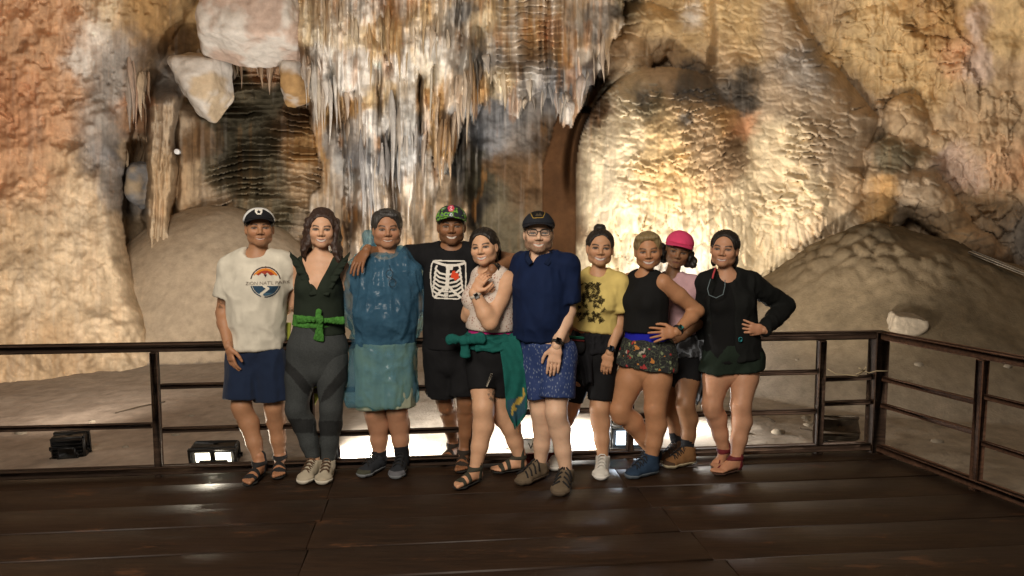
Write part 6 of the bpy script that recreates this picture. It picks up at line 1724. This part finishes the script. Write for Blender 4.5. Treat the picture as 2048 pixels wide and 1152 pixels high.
# ---- 6: man in navy polo
def person_6():
    d = dict(Y=4.56, seed=6, s=1.03, g=1.05, skin=(.60, .42, .32), sh=((1048, 528, .08), (1134, 532, -.03)), el=((1034, 612, .16), (1137, 622, -.05)), wr=((1050, 650, .16), (1113, 692, -.17)),
             hip=((1072, 712, .02), (1118, 712, -.02)), kn=((1082, 820, .0), (1112, 824, -.02)), toe=((1034, 972, -48), (1118, 996, -16)), W=(100, 92, 92), dep=(.13, .135, .125), belly=.03, neck=(1080, 516, .0), head=(1077, 466, -.03, 1, -3, 0, 1.04),
             legg=1.02, fat=1.08, jaw=1.15, neckg=1.05, shoes=('shoe', 'shoe'), brow=(.06, .035, .018), smile=.9, mouth=.026, beard=(.62, (.085, .045, .022)), eye=.005, iris=(.05, .06, .06))
    p = make_person(d)
    d['hands'] = [down_hand(p.wrL, p.elL, 1, 1.04), hand_ops(p.wrR, A3([-.16, -.1, -1]), A3([.1, .95, 0]), -1, 1.06, .18)]
    build_body(p, 'bearded man with glasses, dark cap, navy polo and blue patterned shorts')
    t = tee(p, 'polo_shirt', cloth('navy_polo', (.005, .012, .042)), (1076, 678), 104, slv=(.5, .82), slw=.026, loose=.018, vneck=(P(1076, 528, p.Y), .62), fold=(.018, .11, 6, (1, 1, .6)))
    nv = cloth('navy_collar', (.005, .011, .034))
    for sx, pts in ((-1, [(1060, 502), (1058, 514), (1066, 526)]), (1, [(1098, 502), (1100, 514), (1088, 528)])):
        A = np.array([[P(x + sx * j * 2.2, y - 2 + j * 1.6, p.Y - .055 - .035 * i - .004 * (j % 2)) for j in range(5)] for i, (x, y) in enumerate(pts)])
        sheet('collar', A, .004, nv, t)
    m, nt, bs = new_mat('blue_speckled'); L = nt.links.new
    tc = N(nt, 'ShaderNodeTexCoord'); vo = N(nt, 'ShaderNodeTexVoronoi'); vo.inputs['Scale'].default_value = 75; mp = N(nt, 'ShaderNodeMapping'); mp.inputs['Scale'].default_value = (1, 1, .5); L(tc.outputs['Object'], mp.inputs[0]); L(mp.outputs[0], vo.inputs['Vector'])
    r_ = N(nt, 'ShaderNodeMapRange'); r_.inputs['From Min'].default_value = .34; r_.inputs['From Max'].default_value = .22; L(vo.outputs['Distance'], r_.inputs[0])
    n1 = N(nt, 'ShaderNodeTexNoise'); n1.inputs['Scale'].default_value = 30; L(tc.outputs['Object'], n1.inputs['Vector'])
    ml = N(nt, 'ShaderNodeMath', operation='MULTIPLY'); L(r_.outputs[0], ml.inputs[0]); L(n1.outputs[0], ml.inputs[1])
    mx = N(nt, 'ShaderNodeMix', data_type='RGBA'); mx.inputs[6].default_value = (.012, .030, .115, 1); mx.inputs[7].default_value = (.22, .26, .34, 1); L(ml.outputs[0], mx.inputs[0]); L(mx.outputs[2], bs.inputs['Base Color']); bs.inputs['Roughness'].default_value = .8
    s_ = shorts(p, m, (.74, .74), loose=.020, hang=.020, fold=(.008, .08, 5))
    MB().tube([P(1121, 724, p.Y - .14), P(1132, 718, p.Y - .12), P(1142, 706, p.Y - .06)], .003, 5).build('drawcord', mat('white_cord', (.6, .6, .6)), s_, smooth=True)
    br = cloth('brown_shoe', (.115, .085, .055)); bs2 = mat('brown_sole', (.09, .065, .042), rough=.8)
    for i in (0, 1):
        o = shoe(p, i, br, bs2, tongue=False, wide=1.04)
        q, l, k, pr = shoe_prims(p, i, 1.0); mb = MB()
        for a in (.09, .12, .15, .18):
            for sx in (-1, 1): mb.tube([q(a, sx * .008, .121 - .52 * (a - .09)), q(a + .006, sx * .028, .106 - .48 * (a - .09)), q(a + .016, sx * .046, .066 - .2 * (a - .09))], .0055, 5)
        mb.build('cutouts', M_STRAP, o, smooth=True)
        MB().tube([q(.06, -.012, .125), q(.078, 0, .135), q(.10, .004, .105)], .005, 5).build('toggle', M_STRAP, o, smooth=True)
    hair_cap(p, M_HAIRBR, thick=.003, hairline=.06)
    cp = cap(p, cloth('charcoal_cap', (.016, .018, .024)), cloth('charcoal_brim', (.014, .015, .020)))
    G_ = (150, 122, 60)
    decal(p, 'cap_patch', o_cap(cp), 1059, 418, 1092, 438, raster([('p', [(1061, 426), (1064, 421), (1076, 419), (1087, 421), (1090, 426), (1086, 435), (1066, 436)], 0, (28, 26, 24)), ('s', [(1061, 426), (1064, 421), (1076, 419), (1087, 421), (1090, 426), (1086, 435), (1066, 436), (1061, 426)], 1.3, G_), ('p', [(1070, 432), (1074, 426), (1077, 429), (1080, 425), (1085, 432)], 0, (70, 62, 50))]), parent=cp, cell=.6)
    # glasses
    mb = MB()
    for sx in (-1, 1):
        pts = []
        for t_ in np.linspace(0, 2 * math.pi, 21):
            c, s = math.cos(t_), math.sin(t_); e = .6
            pts.append(p.hl(sx * .033 + .0245 * np.sign(c) * abs(c) ** e, .103 - .012 * abs(sx * .033 + .024 * c) * 4, .000 + .0185 * np.sign(s) * abs(s) ** e))
        mb.tube(pts, .0022, 6, cap=False)
        mb.tube([p.hl(sx * .058, .092, .008), p.hl(sx * .073, .06, .010), p.hl(sx * .078, .0, .008)], .0022, 6)
    mb.tube([p.hl(-.010, .102, .004), p.hl(0, .106, .007), p.hl(.010, .102, .004)], .0022, 6)
    gl = mb.build('glasses', M_STRAP, p.o, smooth=True)
    for sx in (-1, 1):
        V = [p.hl(sx * .033 + a * .023, .102 - .012 * abs(sx * .033 + a * .024) * 4, b * .0175) for a, b in ((-1, -.7), (-.6, -1), (.6, -1), (1, -.7), (1, .7), (.6, 1), (-.6, 1), (-1, .7))]
        MB().add(V, [list(range(8))]).build('lens', M_GLASS, gl)
    watch(p, p.wrR, p.elR, mat('dark_strap', (.03, .024, .020), rough=.7), mat('watch_glass', (.02, .02, .025), rough=.08), r=.036)
    return p
# ---- 7: woman in yellow shirt
def person_7():
    d = dict(Y=4.84, seed=7, s=.98, g=1.0, fem=True, skin=(.46, .275, .175), sh=((1164, 567, .06), (1236, 567, -.02)), el=((1146, 640, .12), (1238, 646, -.04)), wr=((1150, 690, .05), (1219, 706, -.14)),
             hip=((1165, 726, .02), (1205, 726, -.01)), kn=((1142, 806, .0), (1199, 815, .0)), toe=((1108, 944, -4), (1202, 963, -10)), W=(80, 70, 86), dep=(.105, .10, .12), neck=(1197, 546, .0), head=(1200, 496, -.02, 4, -3, 3, 1.0),
             legg=1.02, bust=.062, armg=1.08, shoes=('shoe', 'shoe'), brow=(.016, .010, .008), smile=1.2, mouth=.030, lip=(.34, .12, .10), lash=1.0)
    p = make_person(d); d['hands'] = [down_hand(p.wrL, p.elL, 1, .92), hand_ops(p.wrR, A3([-.22, -.05, -1]), A3([.3, .95, 0]), -1, .95, .40)]
    build_body(p, 'woman with dark hair bun wearing yellow printed tee shirt and white trainers')
    t = tee(p, 'tee_shirt', cloth('yellow_cotton', (.58, .45, .15)), (1195, 660), 80, slv=(.5, .72), slw=.030, loose=.016, fold=(.018, .10, 7, (1, 1, .6)), hemtilt=-.12)
    vq = o_last[0]; r7 = random.Random(3)
    I_ = (52, 44, 24); S_ = []
    for k in range(58):       # a bank of leaves and ferns
        x0, y0 = r7.uniform(1156, 1206), r7.uniform(574, 648)
        a = r7.uniform(-2.6, -.5); ln = r7.uniform(7, 13)
        x1, y1 = x0 + ln * math.cos(a), y0 + ln * math.sin(a)
        S_.append(('s', [(x0, y0), (x1, y1)], 1.3, I_))
        for q in (.3, .55, .8):
            for sg in (-1, 1):
                xx, yy = x0 + (x1 - x0) * q, y0 + (y1 - y0) * q
                S_.append(('s', [(xx, yy), (xx + 4 * math.cos(a + sg * .9), yy + 4 * math.sin(a + sg * .9))], 1.3, I_))
    for x0 in (1160, 1172, 1184, 1196):
        S_.append(('s', [(x0, 578), (x0 + 2, 568), (x0 - 2, 566)], 2.2, I_)); S_.append(('s', [(x0 + 1, 572), (x0 + 6, 567)], 2.0, I_))
    decal(p, 'print', vq, 1148, 560, 1214, 656, raster(S_), parent=t, cell=.7)
    bl = cloth('black_bike_shorts', (.008, .008, .009))
    shorts(p, bl, (.92, .84), loose=.010, hang=.004, fold=(.004, .06, 5), top=.34)
    jk = cloth('black_jacket', (.010, .010, .012))
    b = band(p, 'tied_jacket', jk, 664, 700, .024, fold=(.022, .05, 9))
    sheet('jacket_tail', drape([(684, 1156, 1190), (730, 1158, 1184), (768, 1166, 1186)], p.Y - .14, amp=.014, freq=1.4), .006, jk, b)
    # bare patch of patterned waistband between shirt and shorts
    band(p, 'waistband', mat('orange_print', (.22, .07, .02), var=.6, scale=60), 648, 668, .012, fold=None, prims=p.tor[1:3])
    wh = cloth('white_mesh_shoe', (.55, .53, .48)); ws = mat('white_sole', (.62, .60, .55), rough=.6)
    for i in (0, 1): shoe(p, i, wh, ws, lace_mat=mat('white_lace', (.6, .58, .54)))
    E = lambda c, r, k=.012: (('e', p.hl(*c), A3(r) * p.hs, p.hR), k)
    hair_cap(p, M_HAIRDK, thick=.006, hairline=.076, extra=[E((-.005, -.045, .128), (.042, .042, .034), .014)], face=(.066, .10, .10))
    watch(p, p.wrR, p.elR, M_STRAP, mat('blue_face', (.10, .14, .22), rough=.1), r=.031)
    # belt bag at her hip
    mb_ = [('u', ('l', P(1138, 690, p.Y - .15), (.060, .035), P(1160, 690, p.Y - .15), (.060, .035), UP), .02)]
    V, Q = sdf(mb_, .006); V = folds(relax(V, Q, 2), Q, .006, .05, 3)
    bag = tag(link('belt_bag', mesh_np('belt_bag', V, Q), cloth('black_bag', (.012, .012, .013))), 'black belt bag with green and red trim worn behind the navy polo', 'bag')
    MB().beam(P(1124, 672, p.Y - .185), P(1168, 676, p.Y - .185), .012, .014, bev=.004).build('green_trim', mat('green_trim', (.03, .26, .16)), bag)
    MB().beam(P(1126, 679, p.Y - .188), P(1169, 682, p.Y - .188), .008, .007, bev=.002).build('red_trim', mat('red_trim', (.30, .03, .03)), bag)
    return p
# ---- 8: woman with short blond hair
def person_8():
    d = dict(Y=4.74, seed=8, s=.98, g=1.0, fem=True, skin=(.39, .21, .12), sh=((1258, 562, .14), (1326, 565, -.06)), el=((1240, 640, .20), (1395, 622, -.02)), wr=((1236, 690, .16), (1352, 664, -.16)),
             hip=((1274, 722, .04), (1316, 720, -.03)), kn=((1240, 818, -.03), (1310, 818, .0)), toe=((1266, 944, -52), (1254, 959, -62)), W=(80, 74, 96), dep=(.105, .10, .125), neck=(1290, 549, .02), head=(1296, 501, -.02, 2, 2, -3, .98),
             legg=1.10, bust=.058, armg=1.16, shoes=('shoe', 'shoe'), brow=(.06, .035, .018), smile=1.2, mouth=.030, lip=(.33, .12, .09), fat=1.06, eye=.0042)
    p = make_person(d); d['hands'] = [down_hand(p.wrL, p.elL, 1, .92), hand_ops(p.wrR, A3([-1, -.12, -.10]), A3([.15, .95, -.2]), -1, .98, .22, spread=.16)]
    build_body(p, 'woman with short blond hair, black tank top and floral shorts, hand on hip')
    tee(p, 'tank_top', cloth('black_tank', (.008, .008, .008)), (1288, 662), 84, arms=(0, 0), strap=.55, loose=.012, fold=(.006, .08, 8), scoop=.02)
    band(p, 'waistband', cloth('cobalt_band', (.012, .014, .30)), 654, 690, .012, fold=None, prims=p.tor[1:3])
    m, nt, bs = new_mat('floral_print'); L = nt.links.new
    tc = N(nt, 'ShaderNodeTexCoord'); dn = N(nt, 'ShaderNodeTexNoise'); dn.inputs['Scale'].default_value = 16; L(tc.outputs['Object'], dn.inputs['Vector'])
    dm = N(nt, 'ShaderNodeMix', data_type='VECTOR'); dm.inputs[0].default_value = .10; L(tc.outputs['Object'], dm.inputs[4]); L(dn.outputs['Color'], dm.inputs[5])
    vo = N(nt, 'ShaderNodeTexVoronoi'); vo.inputs['Scale'].default_value = 24; L(dm.outputs[1], vo.inputs['Vector'])
    th = N(nt, 'ShaderNodeMapRange'); th.inputs['From Min'].default_value = .36; th.inputs['From Max'].default_value = .30; L(vo.outputs['Distance'], th.inputs[0])
    cr = N(nt, 'ShaderNodeValToRGB'); cr.color_ramp.interpolation = 'CONSTANT'; els = cr.color_ramp.elements
    els[0].position = 0; els[0].color = (.30, .025, .025, 1); els[1].position = .2; els[1].color = (.42, .16, .03, 1)
    for po, c in ((.36, (.010, .010, .010)), (.52, (.16, .19, .10)), (.68, (.34, .31, .25)), (.82, (.010, .010, .010))):
        e = els.new(po); e.color = (*c, 1)
    sx_ = N(nt, 'ShaderNodeSeparateColor'); L(vo.outputs['Color'], sx_.inputs[0]); L(sx_.outputs[0], cr.inputs[0])
    v2 = N(nt, 'ShaderNodeTexVoronoi', feature='DISTANCE_TO_EDGE'); v2.inputs['Scale'].default_value = 40; L(dm.outputs[1], v2.inputs['Vector'])
    t2 = N(nt, 'ShaderNodeMapRange'); t2.inputs['From Min'].default_value = .035; t2.inputs['From Max'].default_value = .015; L(v2.outputs['Distance'], t2.inputs[0])
    mx0 = N(nt, 'ShaderNodeMix', data_type='RGBA'); mx0.inputs[6].default_value = (.010, .010, .010, 1); mx0.inputs[7].default_value = (.10, .12, .07, 1); L(t2.outputs[0], mx0.inputs[0])
    mx = N(nt, 'ShaderNodeMix', data_type='RGBA'); L(th.outputs[0], mx.inputs[0]); L(mx0.outputs[2], mx.inputs[6]); L(cr.outputs[0], mx.inputs[7]); L(mx.outputs[2], bs.inputs['Base Color']); bs.inputs['Roughness'].default_value = .85
    shorts(p, m, (.30, .22), loose=.022, hang=.016, fold=(.012, .06, 5), top=.26, wloose=.016, cut=[('p', P(1290, 740, p.Y - .1), unit(A3([-.10, 0, -1.0])))])
    nb = cloth('navy_boot', (.018, .034, .062)); gs = mat('grey_blue_sole', (.09, .11, .13), rough=.7)
    for i in (0, 1): shoe(p, i, nb, gs, hi=.03, lace_mat=M_STRAP)
    sock(p, 0, .05, cloth('navy_sock', (.014, .022, .034), bump=.3)); 
    E = lambda c, r, k=.014: (('e', p.hl(*c), A3(r) * p.hs, p.hR), k)
    hair_cap(p, M_HAIRBL, thick=.006, hairline=.072, extra=[E((.02, .055, .088), (.05, .03, .02)), E((-.04, .04, .085), (.035, .04, .024)), E((.055, .03, .06), (.02, .04, .03))], face=(.060, .095, .095))
    watch(p, p.wrR, p.elR, M_STRAP, mat('teal_face', (.06, .30, .28), rough=.1), r=.033)
    return p
# ---- 9: woman in pink cap
def person_9():
    d = dict(Y=4.98, seed=9, s=.98, g=.98, fem=True, skin=(.225, .125, .07), sh=((1316, 571, .10), (1386, 570, -.04)), el=((1330, 640, .12), (1434, 622, .0)), wr=((1335, 690, .04), (1374, 666, -.12)),
             hip=((1340, 728, .03), (1376, 728, -.02)), kn=((1336, 812, .03), (1371, 810, -.02)), toe=((1322, 930, -48), (1330, 938, -64)), W=(76, 68, 82), dep=(.10, .095, .115), neck=(1342, 553, .02), head=(1357, 499, -.02, 2, 8, 12, .98),
             legg=1.0, bust=.056, armg=1.08, shoes=('shoe', 'shoe'), brow=(.012, .008, .006), teeth=False, smile=-.25, mouth=.021, lip=(.20, .075, .06), eye=.004)
    p = make_person(d); d['hands'] = [down_hand(p.wrL, p.elL, 1, .92), hand_ops(p.wrR, A3([-.9, -.1, -.35]), A3([.2, .95, 0]), -1, .95, .3)]
    build_body(p, 'woman in pink cap and pale pink tee shirt leaning behind the blond woman')
    tee(p, 'tee_shirt', cloth('pale_pink_cotton', (.48, .30, .32)), (1352, 672), 76, slv=(.5, .62), slw=.030, loose=.014, fold=(.012, .08, 9))
    shorts(p, cloth('black_short_tights', (.008, .008, .009)), (.42, .42), loose=.010, hang=.004, fold=(.004, .06, 5), top=.24)
    m, nt, bs = new_mat('grey_camouflage'); L = nt.links.new
    tc = N(nt, 'ShaderNodeTexCoord'); n1 = N(nt, 'ShaderNodeTexNoise'); n1.inputs['Scale'].default_value = 14; n1.inputs['Detail'].default_value = 1.5; L(tc.outputs['Object'], n1.inputs['Vector'])
    cr = N(nt, 'ShaderNodeValToRGB'); cr.color_ramp.interpolation = 'CONSTANT'; els = cr.color_ramp.elements
    els[0].position = 0; els[0].color = (.018, .018, .02, 1); els[1].position = .45; els[1].color = (.065, .068, .075, 1); e = els.new(.52); e.color = (.20, .22, .25, 1); e = els.new(.60); e.color = (.03, .032, .036, 1)
    L(n1.outputs[0], cr.inputs[0]); L(cr.outputs[0], bs.inputs['Base Color']); bs.inputs['Roughness'].default_value = .8
    b = band(p, 'tied_jacket', m, 668, 706, .022, fold=(.02, .05, 9))
    sheet('jacket_tail', drape([(680, 1374, 1410), (720, 1388, 1414), (760, 1394, 1415), (805, 1392, 1402)], p.Y - .10, n=40, m=16, amp=.022, freq=1.5), .006, m, b)
    tb = cloth('tan_suede', (.17, .085, .035)); so = mat('cream_sole', (.40, .34, .22), rough=.7); bb = cloth('brown_suede', (.05, .028, .016))
    shoe(p, 1, tb, so, hi=.025, toecap=bb, lace_mat=M_STRAP); shoe(p, 0, bb, so, hi=.025, lace_mat=M_STRAP)
    sock(p, 0, .10); sock(p, 1, .085)
    C = lambda a, ra, b_, rb: (('c', p.hl(*a), ra, p.hl(*b_), rb), .012); ex = []
    r9 = random.Random(5)
    for sx in (-1, 1):
        for k in range(14): ex.append((('e', p.hl(sx * (.078 + r9.uniform(-.012, .03)), r9.uniform(-.06, .01), -.012 - .0068 * k + r9.uniform(-.01, .01)), A3([.020, .024, .020]), I3), .014))
    hair_cap(p, M_HAIRDK, thick=.002, hairline=.062, extra=ex, fold=(.014, .022, 3))
    pk = cloth('pink_cap', (.60, .055, .14)); cap(p, pk, pk, brim_len=.06)
    return p
# ---- 10: woman in black jacket
def person_10():
    d = dict(Y=4.86, seed=10, s=.98, g=1.02, fem=True, skin=(.44, .25, .165), sh=((1412, 566, .02), (1500, 566, .0)), el=((1402, 640, .10), (1572, 612, .10)), wr=((1410, 700, .06), (1527, 660, -.15)),
             hip=((1440, 722), (1492, 722)), kn=((1424, 808, -.02), (1482, 810, -.02)), toe=((1428, 944, -34), (1428, 953, -62)), W=(84, 80, 98), dep=(.11, .105, .125), neck=(1453, 549, .0), head=(1449, 498, -.02, -8, -3, 4, 1.0),
             legg=1.04, bust=.064, shoes=('thong', 'thong'), brow=(.018, .012, .009), smile=.7, mouth=.025, teethh=.6, lip=(.32, .12, .10), fat=1.04)
    p = make_person(d); d['hands'] = [down_hand(p.wrL, p.elL, 1, .92), hand_ops(p.wrR, A3([-1, -.02, .16]), A3([.1, .95, .1]), 1, .95, .22, spread=.14, th=.6)]
    build_body(p, 'woman in open black jacket and dark shorts with sandals, hand on hip')
    tee(p, 'top', cloth('black_top', (.006, .006, .006)), (1450, 722), 92, arms=(0, 0), strap=.6, loose=.010, fold=(.004, .08, 4), scoop=.055, dep=(.11, .11, .125))
    jb = cloth('black_fleece', (.0075, .008, .0075))
    ex = []
    for sh, el, wr in ((p.shL, p.elL, p.wrL), (p.shR, p.elR, p.wrR)):
        ex += [('u', ('c', el, .058, el + (wr - el) * .5, .056), .02), ('u', ('f', el + (wr - el) * .3, (.056, .056), wr, (.044, .044), p.fwd), .02)]
    # two fronts with the opening between them
    ops_open = [('s', ('l', P(1446, 560, p.Y - .16), (.075, .10), P(1440, 760, p.Y - .16), (.125, .10), A3([1, 0, 0])), .006)]
    t = tee(p, 'jacket', jb, (1470, 716), 116, slv=(1.0, 1.0), slw=.014, loose=.022, fold=(.014, .07, 12), extra=ex + ops_open, scoop=.06, hemtilt=.10, neck=.016)
    gs = cloth('dark_green_shorts', (.011, .018, .012))
    shorts(p, gs, (.30, .42), loose=.022, hang=.02, fold=(.01, .06, 5), top=.22, cut=[('p', P(1466, 747, p.Y - .1), unit(A3([.10, 0, -1.0])))])
    th = mat('maroon_strap', (.11, .010, .014), rough=.7); br = mat('brown_footbed', (.06, .03, .02), rough=.8)
    for i in (0, 1):
        o = sandal(p, i, th, br, spans=((.028, .050, 1),), ankle=True)
        h, f, L_ = p.feet[i]; l = np.cross([0, 0, 1.0], f); k = L_ / .245; med = 1 if (l[0] > 0) == (i == 0) else -1
        q = lambda a, b, c: h + (f * a + l * b * med + UP * (c + .02)) * k
        MB().tube([q(.205, .018, .018), q(.18, .016, .036), q(.13, .004, .060), q(.085, .0, .088)], .005, 6).build('toe_strap', th, o, smooth=True)
    E = lambda c, r, k=.014: (('e', p.hl(*c), A3(r) * p.hs, p.hR), k)
    hair_cap(p, M_HAIRDK, thick=.008, hairline=.078, extra=[E((.062, -.04, -.075), (.022, .03, .040)), E((-.060, -.05, -.085), (.018, .03, .035)), E((.0, -.10, -.06), (.05, .04, .06), .03)], face=(.060, .095, .098))
    # pink strap of the top under it, and a cord with sunglasses
    MB().tube([P(1431, 536, p.Y - .07), P(1427, 548, p.Y - .105), P(1425, 557, p.Y - .118)], .006, 6).build('bra_strap', cloth('coral_strap', (.45, .06, .07)), p.o, smooth=True)
    cd = MB().tube([P(1421, 558, p.Y - .14), P(1415, 578, p.Y - .165), P(1418, 590, p.Y - .17), P(1432, 596, p.Y - .175), P(1446, 589, p.Y - .175), P(1450, 572, p.Y - .16), P(1450, 560, p.Y - .14)], .003, 6).build('cord', mat('grey_cord', (.12, .16, .17)), smooth=True)
    tag(cd, 'grey sunglasses cord hanging over the black top of the woman at right', 'cord')
    MB().box(P(1481, 679, p.Y - .17), (.024, .006, .030), None, .003).build('blue_tab', mat('turquoise_tab', (.03, .30, .34)), t)
    return p
PEOPLE = [person_1, person_2, person_3, person_4, person_5, person_6, person_7, person_8, person_9, person_10]
for fn_ in PEOPLE: fn_()
